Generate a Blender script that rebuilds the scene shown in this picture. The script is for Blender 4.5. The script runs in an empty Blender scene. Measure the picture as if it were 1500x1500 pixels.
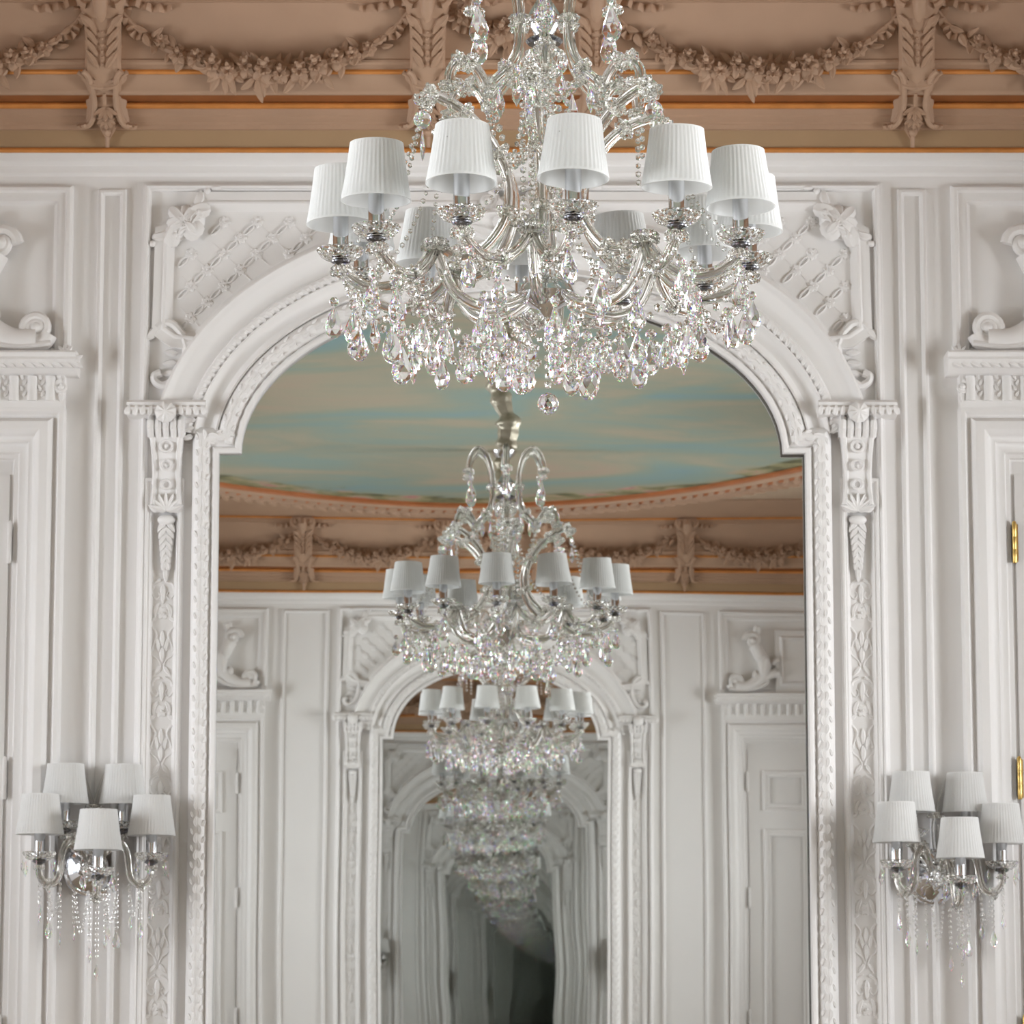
import bpy, bmesh, math, random
from mathutils import Vector, Matrix
from math import sin, cos, pi, radians, sqrt, hypot, atan2
random.seed(7)
C = bpy.context.scene.collection
sc = bpy.context.scene

# ------------------------------------------------------------------ room
L = 11.80          # from the mirror wall to the wall behind the camera
HX = 4.0           # half the room's width
CEIL = 4.86
XB = .215         # the opposite mirror is centred a little to one side
CAM_Y, CAM_Z, PITCH, FPX = -10.6435, 1.6, 0.1444, 4962.4

# ------------------------------------------------------------------ materials
def srgb(r, g, b):
    f = lambda c: (c/255/12.92) if c/255 <= .04045 else ((c/255+.055)/1.055)**2.4
    return (f(r), f(g), f(b), 1)
def new_mat(name):
    m = bpy.data.materials.new(name); m.use_nodes = True
    nt = m.node_tree; nt.nodes.clear()
    out = nt.nodes.new('ShaderNodeOutputMaterial')
    return m, nt, out
def principled(name, col, rough=.5, metal=0., var=.0, vscale=6., bump=0., bscale=40., spec=.5, sheen=0.):
    m, nt, out = new_mat(name)
    b = nt.nodes.new('ShaderNodeBsdfPrincipled'); nt.links.new(b.outputs[0], out.inputs[0])
    b.inputs['Base Color'].default_value = col; b.inputs['Roughness'].default_value = rough
    b.inputs['Metallic'].default_value = metal
    b.inputs['Specular IOR Level'].default_value = spec
    tc = nt.nodes.new('ShaderNodeTexCoord')
    if var:
        n = nt.nodes.new('ShaderNodeTexNoise'); n.inputs['Scale'].default_value = vscale; n.inputs['Detail'].default_value = 4
        nt.links.new(tc.outputs['Object'], n.inputs['Vector'])
        r = nt.nodes.new('ShaderNodeValToRGB')
        r.color_ramp.elements[0].position = .3; r.color_ramp.elements[1].position = .7
        r.color_ramp.elements[0].color = tuple(c*(1-var) for c in col[:3])+(1,)
        r.color_ramp.elements[1].color = tuple(min(1, c*(1+var)) for c in col[:3])+(1,)
        nt.links.new(n.outputs['Fac'], r.inputs['Fac']); nt.links.new(r.outputs['Color'], b.inputs['Base Color'])
    if bump:
        n = nt.nodes.new('ShaderNodeTexNoise'); n.inputs['Scale'].default_value = bscale; n.inputs['Detail'].default_value = 3
        nt.links.new(tc.outputs['Object'], n.inputs['Vector'])
        bp = nt.nodes.new('ShaderNodeBump'); bp.inputs['Strength'].default_value = bump; bp.inputs['Distance'].default_value = .004
        nt.links.new(n.outputs['Fac'], bp.inputs['Height']); nt.links.new(bp.outputs['Normal'], b.inputs['Normal'])
    return m
def glass_mat(name, col=(1, 1, 1, 1), ior=1.5, rough=0.):
    m, nt, out = new_mat(name)
    g = nt.nodes.new('ShaderNodeBsdfGlass'); g.inputs['Color'].default_value = col
    g.inputs['IOR'].default_value = ior; g.inputs['Roughness'].default_value = rough
    nt.links.new(g.outputs[0], out.inputs[0])
    return m
def crystal_mat(name):
    # lead crystal: each primary has its own index, so facets throw colour
    m, nt, out = new_mat(name)
    gs = []
    for col, ior in (((1, 0, 0, 1), 1.455), ((0, 1, 0, 1), 1.475), ((0, 0, 1, 1), 1.50)):
        g = nt.nodes.new('ShaderNodeBsdfGlass'); g.inputs['Color'].default_value = col
        g.inputs['IOR'].default_value = ior; g.inputs['Roughness'].default_value = 0
        gs.append(g)
    a = nt.nodes.new('ShaderNodeAddShader'); b = nt.nodes.new('ShaderNodeAddShader')
    nt.links.new(gs[0].outputs[0], a.inputs[0]); nt.links.new(gs[1].outputs[0], a.inputs[1])
    nt.links.new(a.outputs[0], b.inputs[0]); nt.links.new(gs[2].outputs[0], b.inputs[1])
    w = nt.nodes.new('ShaderNodeBsdfGlass'); w.inputs['IOR'].default_value = 1.475; w.inputs['Roughness'].default_value = 0; w.inputs['Color'].default_value = (1, 1, 1, 1)
    mx = nt.nodes.new('ShaderNodeMixShader'); mx.inputs[0].default_value = .07
    nt.links.new(w.outputs[0], mx.inputs[1]); nt.links.new(b.outputs[0], mx.inputs[2]); nt.links.new(mx.outputs[0], out.inputs[0])
    return m
def thin_glass(name, tint=(.97, .97, .96, 1), refl=1.45):
    m, nt, out = new_mat(name)
    t = nt.nodes.new('ShaderNodeBsdfTransparent'); t.inputs[0].default_value = tint
    g = nt.nodes.new('ShaderNodeBsdfGlossy'); g.inputs['Roughness'].default_value = .02
    f = nt.nodes.new('ShaderNodeFresnel'); f.inputs[0].default_value = refl
    mx = nt.nodes.new('ShaderNodeMixShader')
    nt.links.new(f.outputs[0], mx.inputs[0]); nt.links.new(t.outputs[0], mx.inputs[1]); nt.links.new(g.outputs[0], mx.inputs[2])
    nt.links.new(mx.outputs[0], out.inputs[0])
    return m
def fabric_mat(name, col):
    m, nt, out = new_mat(name)
    d = nt.nodes.new('ShaderNodeBsdfDiffuse'); d.inputs[0].default_value = col
    t = nt.nodes.new('ShaderNodeBsdfTranslucent'); t.inputs[0].default_value = col
    mx = nt.nodes.new('ShaderNodeMixShader'); mx.inputs[0].default_value = .5
    nt.links.new(d.outputs[0], mx.inputs[1]); nt.links.new(t.outputs[0], mx.inputs[2]); nt.links.new(mx.outputs[0], out.inputs[0])
    return m
def mirror_mat(name, col):
    m, nt, out = new_mat(name)
    g = nt.nodes.new('ShaderNodeBsdfGlossy'); g.inputs['Color'].default_value = col; g.inputs['Roughness'].default_value = 0
    nt.links.new(g.outputs[0], out.inputs[0])
    return m
def fresco_mat(name, a, b):
    m, nt, out = new_mat(name)
    bs = nt.nodes.new('ShaderNodeBsdfPrincipled'); bs.inputs['Roughness'].default_value = .8
    nt.links.new(bs.outputs[0], out.inputs[0])
    N, K = nt.nodes.new, nt.links.new
    tc = N('ShaderNodeTexCoord')
    def noise(scale, detail, dist, vec=None):
        n = N('ShaderNodeTexNoise'); n.inputs['Scale'].default_value = scale; n.inputs['Detail'].default_value = detail
        n.inputs['Distortion'].default_value = dist; K(vec or tc.outputs['Object'], n.inputs['Vector']); return n
    def ramp(src, stops):
        r = N('ShaderNodeValToRGB'); e = r.color_ramp.elements
        e[0].position, e[0].color = stops[0]; e[1].position, e[1].color = stops[-1]
        for p, c in stops[1:-1]:
            x = e.new(p); x.color = c
        K(src, r.inputs['Fac']); return r
    mp = N('ShaderNodeMapping'); mp.inputs['Location'].default_value = (3.7, 1.3, 0); mp.inputs['Scale'].default_value = (.75, 1.25, 1)
    K(tc.outputs['Object'], mp.inputs['Vector'])
    n1 = noise(1.0, 9, .9, mp.outputs['Vector'])
    sky = ramp(n1.outputs['Fac'], [(.30, srgb(122, 148, 150)), (.42, srgb(132, 149, 140)), (.52, srgb(146, 149, 132)), (.61, srgb(160, 152, 132)), (.70, srgb(168, 150, 132)), (.80, srgb(164, 140, 124))])
    # leafy border with roses along the rim of the oval
    sx = N('ShaderNodeSeparateXYZ'); K(tc.outputs['Object'], sx.inputs[0])
    def mth(op, x, y):
        q = N('ShaderNodeMath'); q.operation = op
        for i, z in enumerate((x, y)):
            if z is None: continue
            if isinstance(z, (int, float)): q.inputs[i].default_value = z
            else: K(z, q.inputs[i])
        return q.outputs[0]
    ex = mth('DIVIDE', sx.outputs[0], a); ey = mth('DIVIDE', sx.outputs[1], b)
    rr = mth('SQRT', mth('ADD', mth('MULTIPLY', ex, ex), mth('MULTIPLY', ey, ey)), None)
    n2 = noise(2.2, 5, .8)
    edge = mth('ADD', rr, mth('MULTIPLY', mth('SUBTRACT', n2.outputs['Fac'], .5), .16))
    mask = ramp(edge, [(.945, (0, 0, 0, 1)), (.965, (1, 1, 1, 1))])
    n3 = noise(4.5, 4, .3)
    leafc = ramp(n3.outputs['Fac'], [(.36, srgb(86, 84, 56)), (.5, srgb(140, 134, 96)), (.58, srgb(170, 150, 124)), (.64, srgb(176, 116, 112)), (.74, srgb(214, 168, 156))])
    mx = N('ShaderNodeMix'); mx.data_type = 'RGBA'
    K(mask.outputs['Color'], mx.inputs['Factor']); K(sky.outputs['Color'], mx.inputs[6]); K(leafc.outputs['Color'], mx.inputs[7])
    K(mx.outputs[2], bs.inputs['Base Color'])
    return m
def parquet_mat(name):
    m, nt, out = new_mat(name)
    b = nt.nodes.new('ShaderNodeBsdfPrincipled'); b.inputs['Roughness'].default_value = .3
    nt.links.new(b.outputs[0], out.inputs[0])
    tc = nt.nodes.new('ShaderNodeTexCoord'); br = nt.nodes.new('ShaderNodeTexBrick')
    br.inputs['Scale'].default_value = 1; br.inputs['Brick Width'].default_value = .6; br.inputs['Row Height'].default_value = .09
    br.inputs['Mortar Size'].default_value = .002
    br.inputs['Color1'].default_value = srgb(152, 136, 116); br.inputs['Color2'].default_value = srgb(168, 151, 131); br.inputs['Mortar'].default_value = srgb(96, 74, 54)
    nt.links.new(tc.outputs['Object'], br.inputs['Vector']); nt.links.new(br.outputs['Color'], b.inputs['Base Color'])
    return m

M = dict(
    white=principled('white_plaster_paint', srgb(238, 236, 235), .45, var=.012, vscale=3, bump=.03, bscale=60),
    tan=principled('tan_plaster_paint', srgb(182, 150, 125), .6, var=.05, vscale=5, bump=.08, bscale=70),
    tanlow=principled('ochre_plaster_paint', srgb(176, 146, 112), .6, var=.04, vscale=4),
    gold=principled('gold_leaf', srgb(218, 148, 82), .38, metal=.45, var=.12, vscale=14),
    shadowgold=principled('shadowed_gilt_paint', srgb(158, 100, 56), .6, metal=.2, var=.1, vscale=10),  # gilding with the shade under the cornice mixed into its colour
    copper=principled('copper_gilt', srgb(190, 118, 74), .42, metal=.4, var=.1, vscale=8),
    brass=principled('polished_brass', srgb(232, 196, 120), .22, metal=1),
    chrome=principled('chrome', (.72, .73, .76, 1), .07, metal=1),
    darkmetal=principled('dark_chrome', (.2, .2, .22, 1), .2, metal=1),
    shade=fabric_mat('pleated_white_silk', (.95, .95, .945, 1)),
    shadein=fabric_mat('shade_lining', (.95, .95, .945, 1)),
    crystal=crystal_mat('lead_crystal'),
    glass=glass_mat('clear_blown_glass', (.99, .985, .975, 1), 1.40),
    cut=glass_mat('cut_glass', (.99, .99, .985, 1), 1.42),
    thin=thin_glass('thin_glass'),
    pane=thin_glass('window_glass', (.98, .99, .985, 1)),
    silk=principled('silver_silk_sleeve', srgb(176, 168, 150), .35, metal=.4, var=.15, vscale=30, bump=.4, bscale=60),
    mirror=mirror_mat('silvered_mirror', (.70, .712, .698, 1)),
    mirror2=mirror_mat('old_silvered_mirror', (.66, .675, .665, 1)),
    edge=principled('mirror_shadow_strip', srgb(70, 66, 58), .4),
    ceil=principled('ceiling_plaster', srgb(196, 172, 148), .7, var=.04, vscale=2),
    floor=parquet_mat('oak_parquet'),
    wire=principled('silver_wire', (.55, .53, .5, 1), .3, metal=1),
)

RELIEF = {'door_pediment', 'spandrel_panel', 'keystone_cartouche', 'console_bracket', 'cornice_bracket', 'flower_garland', 'pilaster', 'arch_moulding'}
# ------------------------------------------------------------------ mesh builder
class MB:
    def __init__(s): s.v = []; s.f = []; s.s = []
    def add(s, vs, fs, smooth=True):
        o = len(s.v); s.v += [tuple(p) for p in vs]
        for f in fs: s.f.append(tuple(i+o for i in f)); s.s.append(smooth)
    def box(s, x0, x1, y0, y1, z0, z1):
        vs = [(x, y, z) for x in (x0, x1) for y in (y0, y1) for z in (z0, z1)]
        s.add(vs, [(0, 1, 3, 2), (4, 6, 7, 5), (0, 4, 5, 1), (2, 3, 7, 6), (0, 2, 6, 4), (1, 5, 7, 3)], False)
    def grid(s, rows, closed=False, smooth=True, caps=False):
        n = len(rows[0]); vs = [p for r in rows for p in r]; fs = []
        for i in range(len(rows)-1):
            for j in range(n if closed else n-1):
                k = (j+1) % n
                fs.append((i*n+j, i*n+k, (i+1)*n+k, (i+1)*n+j))
        if caps:
            fs.append(tuple(range(n))); fs.append(tuple((len(rows)-1)*n+j for j in range(n)))
        s.add(vs, fs, smooth)
    def tube(s, path, rad, n=8, flute=0, amp=0., caps=True, smooth=True):
        P = [Vector(p) for p in path]; k = len(P)
        R = rad if isinstance(rad, (list, tuple)) else [rad]*k
        t = (P[1]-P[0]).normalized()
        a = t.orthogonal().normalized(); rows = []
        for i in range(k):
            d = (P[min(i+1, k-1)]-P[max(i-1, 0)])
            d = d.normalized() if d.length > 1e-9 else t
            a = (a-d*a.dot(d)).normalized(); b = d.cross(a)
            rows.append([P[i]+(a*cos(2*pi*j/n)+b*sin(2*pi*j/n))*R[i]*(1+(amp*(1 if j % 2 else -1) if flute else 0)) for j in range(n)])
        s.grid(rows, True, smooth, caps)
    def lathe(s, prof, n=24, o=(0, 0, 0), mod=None, smooth=True, axis=None):
        # prof: (r, z) list; r = 0 ends close to a point
        rows = []; q = None
        if axis is not None: q = Vector((0, 0, 1)).rotation_difference(Vector(axis))
        for i, (r, z) in enumerate(prof):
            row = []
            for j in range(n):
                a = 2*pi*j/n; rr = max(r, 1e-5)*(mod(i, j) if mod else 1)
                p = Vector((rr*cos(a), rr*sin(a), z))
                if q: p = q @ p
                row.append(p+Vector(o))
            rows.append(row)
        s.grid(rows, True, smooth, False)
    def ball(s, o, r, n=8, m=6, sq=(1, 1, 1), smooth=True):
        s.add([(o[0]+0, o[1], o[2]+r*sq[2])], [])
        top = len(s.v)-1
        rows = [[(o[0]+r*sq[0]*sin(pi*i/m)*cos(2*pi*j/n), o[1]+r*sq[1]*sin(pi*i/m)*sin(2*pi*j/n), o[2]+r*sq[2]*cos(pi*i/m)) for j in range(n)] for i in range(1, m)]
        b = len(s.v); s.grid(rows, True, smooth)
        s.add([(o[0], o[1], o[2]-r*sq[2])], []); bot = len(s.v)-1
        for j in range(n):
            k = (j+1) % n
            s.f.append((top, b+j, b+k)); s.s.append(smooth)
            s.f.append((bot, b+(m-2)*n+k, b+(m-2)*n+j)); s.s.append(smooth)
    # --- relief work on a wall: points are (u, v, w); w stands out of the wall
    def sweep(s, path, prof, closed=False, smooth=True, ang=None):
        n = len(path); rows = []
        for i in range(n):
            def nd(a, b):
                d = (b[0]-a[0], b[1]-a[1]); l = hypot(*d) or 1e-9; return (-d[1]/l, d[0]/l)
            if closed: n1 = nd(path[i-1], path[i]); n2 = nd(path[i], path[(i+1) % n])
            else:
                n1 = nd(path[max(i-1, 0)], path[max(i, 1)]); n2 = nd(path[min(i, n-2)], path[min(i+1, n-1)])
            q = 1+n1[0]*n2[0]+n1[1]*n2[1]; q = max(q, .3); m = ((n1[0]+n2[0])/q, (n1[1]+n2[1])/q)
            rows.append([(path[i][0]+m[0]*o, -w, path[i][1]+m[1]*o) for o, w in prof])
        if closed: rows.append(rows[0])
        s.grid(rows, False, smooth)
    def leaf(s, o, ang, ln, wd, h, lift=0., curl=0., bend=0., blunt=False):
        T = (0, .18, .42, .68, .88, 1); Wt = (.3, .85, 1, .78, .42, .04); Ht = (.6, 1, 1, .95, .8, .5)
        if blunt: Wt = (.35, .7, .95, 1, .8, .3); Ht = (.6, .9, 1, 1, .85, .4)
        rows = []; a = ang; x, y = o[0], o[1]; pt = 0
        for t, w_, h_ in zip(T, Wt, Ht):
            a = ang+bend*t; x += cos(a)*ln*(t-pt); y += sin(a)*ln*(t-pt); pt = t
            nx, ny = -sin(a), cos(a); zz = o[2]+lift*t+curl*t*t
            row = []
            for k, hh in ((-1, 0), (-.5, .72), (0, 1), (.5, .72), (1, 0)):
                if k == 0: hh = .62
                row.append((x+nx*wd*w_*k, -(zz+h*h_*hh), y+ny*wd*w_*k))
            rows.append(row)
        s.grid(rows)
    def flower(s, o, r, n=6, h=.01, layers=2, rot=0., tilt=0.):
        for l in range(layers):
            rr = r*(1-.38*l)
            for k in range(n):
                a = rot+2*pi*k/n+l*pi/n
                s.leaf((o[0]+cos(a)*rr*.15, o[1]+sin(a)*rr*.15, o[2]+h*.55*l), a, rr*.85, rr*.42*6/n*(1.15 if n > 5 else 1), h*.6, lift=h*.15, curl=-h*.25 if l == 0 else h*.4)
        s.ball((o[0], -(o[2]+h*(.5+.5*layers)), o[1]), r*.2, 8, 5)
    def shell(s, o, r, h, a0=0., a1=2*pi, n=14):
        rows = []
        for i in range(6):
            t = i/5
            rows.append([(o[0]+cos(a0+(a1-a0)*j/(2*n))*r*t*(1+.06*(j % 2)), -(o[2]+h*(1-t*t)*.8+h*.25*(j % 2)*t*(1 if t < 1 else 0)), o[1]+sin(a0+(a1-a0)*j/(2*n))*r*t*(1+.06*(j % 2))) for j in range(2*n+1)])
        s.grid(rows)
    def scroll(s, pts, rad, n=8, flat=.75, taper=True, w=.0):
        path = cr([(p[0], p[1]) for p in pts], 6); k = len(path)
        R = [rad*(1-.45*(i/(k-1)) if taper else 1) for i in range(k)]
        s.tube([(p[0], -(w+R[i]*.35), p[1]) for i, p in enumerate(path)], R, n)
    def volute(s, o, r, rad, turns=1.6, a0=0., sgn=1, w=0.):
        k = int(16*turns); P = []
        for i in range(k+1):
            t = i/k; a = a0+sgn*2*pi*turns*t; q = r*(1-.82*t)
            P.append((o[0]+cos(a)*q, -(w+rad*.4+rad*.6*t), o[1]+sin(a)*q))
        s.tube(P, [rad*(1-.45*i/k) for i in range(k+1)], 8)
        s.ball((o[0], -(w+rad), o[1]), rad*1.1, 8, 6)
    def build(s, name, mat, parent=None, loc=None, sharp=38, weld=False):
        if parent and parent.name.split('.')[0] in RELIEF: s.v = [(p[0], min(p[1], 0.), p[2]) for p in s.v]
        me = bpy.data.meshes.new(name); me.from_pydata(s.v, [], s.f)
        me.polygons.foreach_set('use_smooth', s.s)
        bm = bmesh.new(); bm.from_mesh(me)
        if weld: bmesh.ops.remove_doubles(bm, verts=bm.verts, dist=2e-5)
        bmesh.ops.recalc_face_normals(bm, faces=bm.faces); bm.to_mesh(me); bm.free()
        if sharp: me.set_sharp_from_angle(angle=radians(sharp))
        me.materials.append(M[mat]); me.update()
        o = bpy.data.objects.new(name, me); C.objects.link(o)
        if parent: o.parent = parent
        if loc: o.location = loc
        return o

def cr(P, n=6):
    out = []
    for i in range(len(P)-1):
        p0, p1, p2, p3 = P[max(i-1, 0)], P[i], P[i+1], P[min(i+2, len(P)-1)]
        for k in range(n):
            t = k/n
            out.append(tuple(.5*(2*b+(c-a)*t+(2*a-5*b+4*c-d)*t*t+(3*b-a-3*c+d)*t**3) for a, b, c, d in zip(p0, p1, p2, p3)))
    out.append(tuple(P[-1])); return out

def tag(o, label, cat, group=None):
    o['label'] = label; o['category'] = cat
    if group: o['group'] = group
    return o
def thing(name, label, cat, loc=(0, 0, 0), rotz=0., group=None):
    o = bpy.data.objects.new(name, None); C.objects.link(o); o.empty_display_size = .05
    o.location = loc; o.rotation_euler = (0, 0, rotz)
    return tag(o, label, cat, group)
def struct(o): o['kind'] = 'structure'; return o
KIDS = {}
def copy_tree(o, parent=None):
    c = o.copy(); C.objects.link(c)
    if parent: c.parent = parent
    for ch in [k for k in ALL() if k.parent == o]: copy_tree(ch, c)
    return c
def ALL(): return list(C.objects)
def kids_map():
    m = {}
    for o in C.objects:
        if o.parent: m.setdefault(o.parent.name, []).append(o)
    return m
def dup(root, label, group=None, loc=None, rotz=None):
    m = kids_map()
    def rec(o, parent):
        c = o.copy(); C.objects.link(c)
        if parent: c.parent = parent
        for ch in m.get(o.name, []): rec(ch, c)
        return c
    r = rec(root, None); r['label'] = label
    if group: r['group'] = group
    if loc is not None: r.location = loc
    if rotz is not None: r.rotation_euler = (0, 0, rotz)
    return r
def part(mesh_obj_data, name, parent, loc=(0, 0, 0), rot=(0, 0, 0), scale=None):
    o = bpy.data.objects.new(name, mesh_obj_data); C.objects.link(o); o.parent = parent
    o.location = loc; o.rotation_euler = rot
    if scale: o.scale = scale if isinstance(scale, (tuple, list)) else (scale,)*3
    return o
def mesh_only(mb, name, mat, **k):
    o = mb.build(name, mat, **k); me = o.data; bpy.data.objects.remove(o); return me
def wall_at(front, u, v):      # a place on the mirror wall (front) or on the wall opposite
    return ((u, 0, v), 0.) if front else ((XB-u, -L, v), pi)

# ================================================================== SETTING
def build_shell():
    mb = MB(); mb.box(-HX-.3, HX+.3, 0, .3, 0, CEIL+.2); struct(mb.build('wall_front', 'white'))
    mb = MB(); mb.box(-HX-.3, HX+.3, -L-.3, -L, 0, CEIL+.2); struct(mb.build('wall_back', 'white'))
    mb = MB(); mb.box(-HX, HX, -L, 0, -.2, 0); struct(mb.build('floor', 'floor'))
    mb = MB(); mb.box(-HX-.3, HX+.3, -L-.3, .3, CEIL, CEIL+.2); struct(mb.build('ceiling', 'ceil'))
    wy = [-2.3, -5.9, -9.5]; hw = .8; z0, z1 = 1.1, 4.2; n = 0
    for sx, nm in ((-1, 'wall_left'), (1, 'wall_right')):
        mb = MB(); xa, xb = sorted((sx*HX, sx*(HX+.3)))
        e = [0]+[q for y in wy for q in (y+hw, y-hw)]+[-L]
        for i in range(0, len(e), 2): mb.box(xa, xb, e[i+1], e[i], 0, CEIL)
        for y in wy: mb.box(xa, xb, y-hw, y+hw, 0, z0); mb.box(xa, xb, y-hw, y+hw, z1, CEIL)
        struct(mb.build(nm, 'white'))
        for y in wy:
            n += 1; mb = MB(); x = sx*(HX+.1)
            for a, b, c, d in ((-hw, -hw+.07, z0, z1), (hw-.07, hw, z0, z1), (-.05, .05, z0, z1), (-hw, hw, z0, z0+.09), (-hw, hw, z1-.07, z1), (-hw, hw, 2.95, 3.02)):
                mb.box(x-.03, x+.03, y+a, y+b, c, d)
            for q in (-hw/2, hw/2):
                for zz in (1.7, 2.35): mb.box(x-.015, x+.015, y+q-hw/2, y+q+hw/2, zz-.015, zz+.015)
            w = struct(mb.build('window_%d' % n, 'white'))
            g = MB(); g.box(x-.003, x+.003, y-hw+.05, y+hw-.05, z0+.05, z1-.05); struct(g.build('window_pane', 'pane', w))
            ld = bpy.data.lights.new('daylight', 'AREA'); ld.shape = 'RECTANGLE'; ld.size = 1.6; ld.size_y = z1-z0
            ld.energy = (LIGHT_R if sx > 0 else LIGHT_L)*(.95, 1.3, 1.25)[wy.index(y)]; ld.color = (.985, .98, 1) if sx > 0 else (.945, .955, 1)
            lo = bpy.data.objects.new('daylight', ld); C.objects.link(lo)
            lo.location = (sx*(HX+.32), y, (z0+z1)/2); lo.rotation_euler = (0, sx*pi/2, 0)
    # cornice all round the room
    path = [(-HX, 0), (-HX, -L), (HX, -L), (HX, 0)]
    def ring(prof, name, mat, parent=None, sharp=25):
        mb = MB(); rows = []
        for i in range(5):
            x, y = path[i % 4]; sx_ = 1 if x < 0 else -1; sy_ = -1 if y == 0 else 1
            rows.append([(x+sx_*w, y+sy_*w, z) for w, z in prof])
        mb.grid(rows); return mb.build(name, mat, parent, sharp=sharp)
    def arc(w, z, r, a0, a1, n=8): return [(w+r*cos(a0+(a1-a0)*i/n), z+r*sin(a0+(a1-a0)*i/n)) for i in range(n+1)]
    crown = [(0, 4.24), (.008, 4.25), (.008, 4.272), (.016, 4.278), (.03, 4.285), (.034, 4.3), (.034, 4.312), (.0, 4.312)]
    struct(ring(crown, 'trim_1', 'white'))
    body = [(0, 4.325), (.026, 4.325), (.026, 4.386), (.034, 4.388), (.034, 4.402), (.040, 4.404), (.046, 4.408), (.046, 4.424), (.056, 4.428), (.058, 4.446),
            (.064, 4.448), (.064, 4.462), (.066, 4.466), (.1, 4.468), (.142, 4.471), (.148, 4.474), (.15, 4.479)]
    body += [(.15+.012*(1-cos(t*pi/2)), 4.479+.053*t) for t in [i/8 for i in range(1, 9)]]
    body += [(.162, 4.534), (.162, 4.548), (.172, 4.552), (.172, 4.562), (.178, 4.568), (.178, 4.576), (.172, 4.582), (.174, 4.598)]
    body += [(.174+.05*(1-cos(t*pi/2)), 4.6+.15*t) for t in [i/8 for i in range(1, 9)]]
    body += [(.232, 4.752), (.232, 4.762), (.24, 4.766), (.24, 4.772), (.26, 4.776), (.26, 4.786), (.30, 4.79)]
    body += [(.30+.3*t, 4.79+.06*sin(t*pi/2)) for t in [i/8 for i in range(1, 9)]]+[(.6, 4.858)]
    co = struct(ring(body, 'trim_2', 'tan'))
    low = [(.0268, 4.327), (.0268, 4.385)]
    ring(low, 'frieze_band', 'tanlow', co)
    ring(arc(.030, 4.318, .0095, -pi/2, pi/2+.6), 'gold_bead', 'gold', co)
    ring([(.067, 4.4655), (.1, 4.4672), (.141, 4.4702)], 'gold_soffit', 'shadowgold', co)
    ring(arc(.072, 4.4555, .0105, -pi*.8, pi*.6, 10), 'gold_bead', 'gold', co)
    ring([(.16, 4.533), (.166, 4.534), (.168, 4.541), (.166, 4.548), (.16, 4.549)], 'gold_band', 'gold', co)
    ring(arc(.262, 4.781, .008, -pi*.7, pi*.6), 'gold_bead', 'gold', co)
    # oval painted sky with its gilt rim
    a, b, cy = 3.0, 5.37, -L/2
    el = lambda q, k: (a*q)*cos(2*pi*k/128)
    mb = MB(); N = 128
    rows = [[((a-.0)*t*cos(2*pi*j/N), (b-.0)*t*sin(2*pi*j/N), 0) for j in range(N)] for t in (.001, .25, .5, .75, 1)]
    mb.grid(rows, True, False)
    f = mb.build('ceiling_fresco', 'fresco'); f.location = (0, cy, CEIL-.012)
    tag(f, 'oval ceiling painting of teal sky and cream clouds, seen in the mirror', 'painting')
    def oval(prof, name, mat, parent=None):
        mb = MB(); rows = []
        for j in range(N+1):
            t = 2*pi*j/N; nx, ny = cos(t)/a, sin(t)/b; l = hypot(nx, ny); nx, ny = nx/l, ny/l
            rows.append([(a*cos(t)+nx*o, b*sin(t)+ny*o, z) for o, z in prof])
        mb.grid(rows); return mb.build(name, mat, parent)
    fr = thing('oval_ceiling_frame', 'oval gilded moulding with carved leaf band around the painted sky', 'frame', (0, cy, CEIL))
    oval([(-.03, 0), (-.03, -.03), (-.01, -.04), (0, -.035), (0, 0)], 'inner_gold_rim', 'copper', fr)
    oval([(0, -.02), (.02, -.035), (.06, -.05), (.08, -.045), (.085, 0)], 'tan_moulding', 'tan', fr)
    oval([(.085, 0), (.085, -.05), (.1, -.058), (.115, -.05), (.115, 0)], 'outer_gold_rim', 'copper', fr)
    oval([(.115, 0), (.12, -.03), (.17, -.035), (.22, -.02), (.225, 0)], 'leaf_band', 'tan', fr)
    mb = MB(); K = 260
    for j in range(K):
        t = 2*pi*j/K; nx, ny = cos(t)/a, sin(t)/b; l = hypot(nx, ny); nx, ny = nx/l, ny/l
        for q, (o, da) in enumerate(((.135, .9), (.2, -.9))):
            x, y = a*cos(t)+nx*o, b*sin(t)+ny*o
            m = MB(); m.leaf((0, 0, .025), atan2(ny, nx)+pi/2+da*.6, .12, .028, .05, curl=.02)
            mb.add([(p[0]+x, p[2]+y, p[1]) for p in m.v], m.f)
    mb.build('carved_leaf_trim', 'tan', fr)
    # skirting
    sk = [(0, .0), (.03, 0), (.03, .16), (.02, .19), (.0, .2)]
    struct(ring(sk, 'baseboard_front', 'white'))

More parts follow.
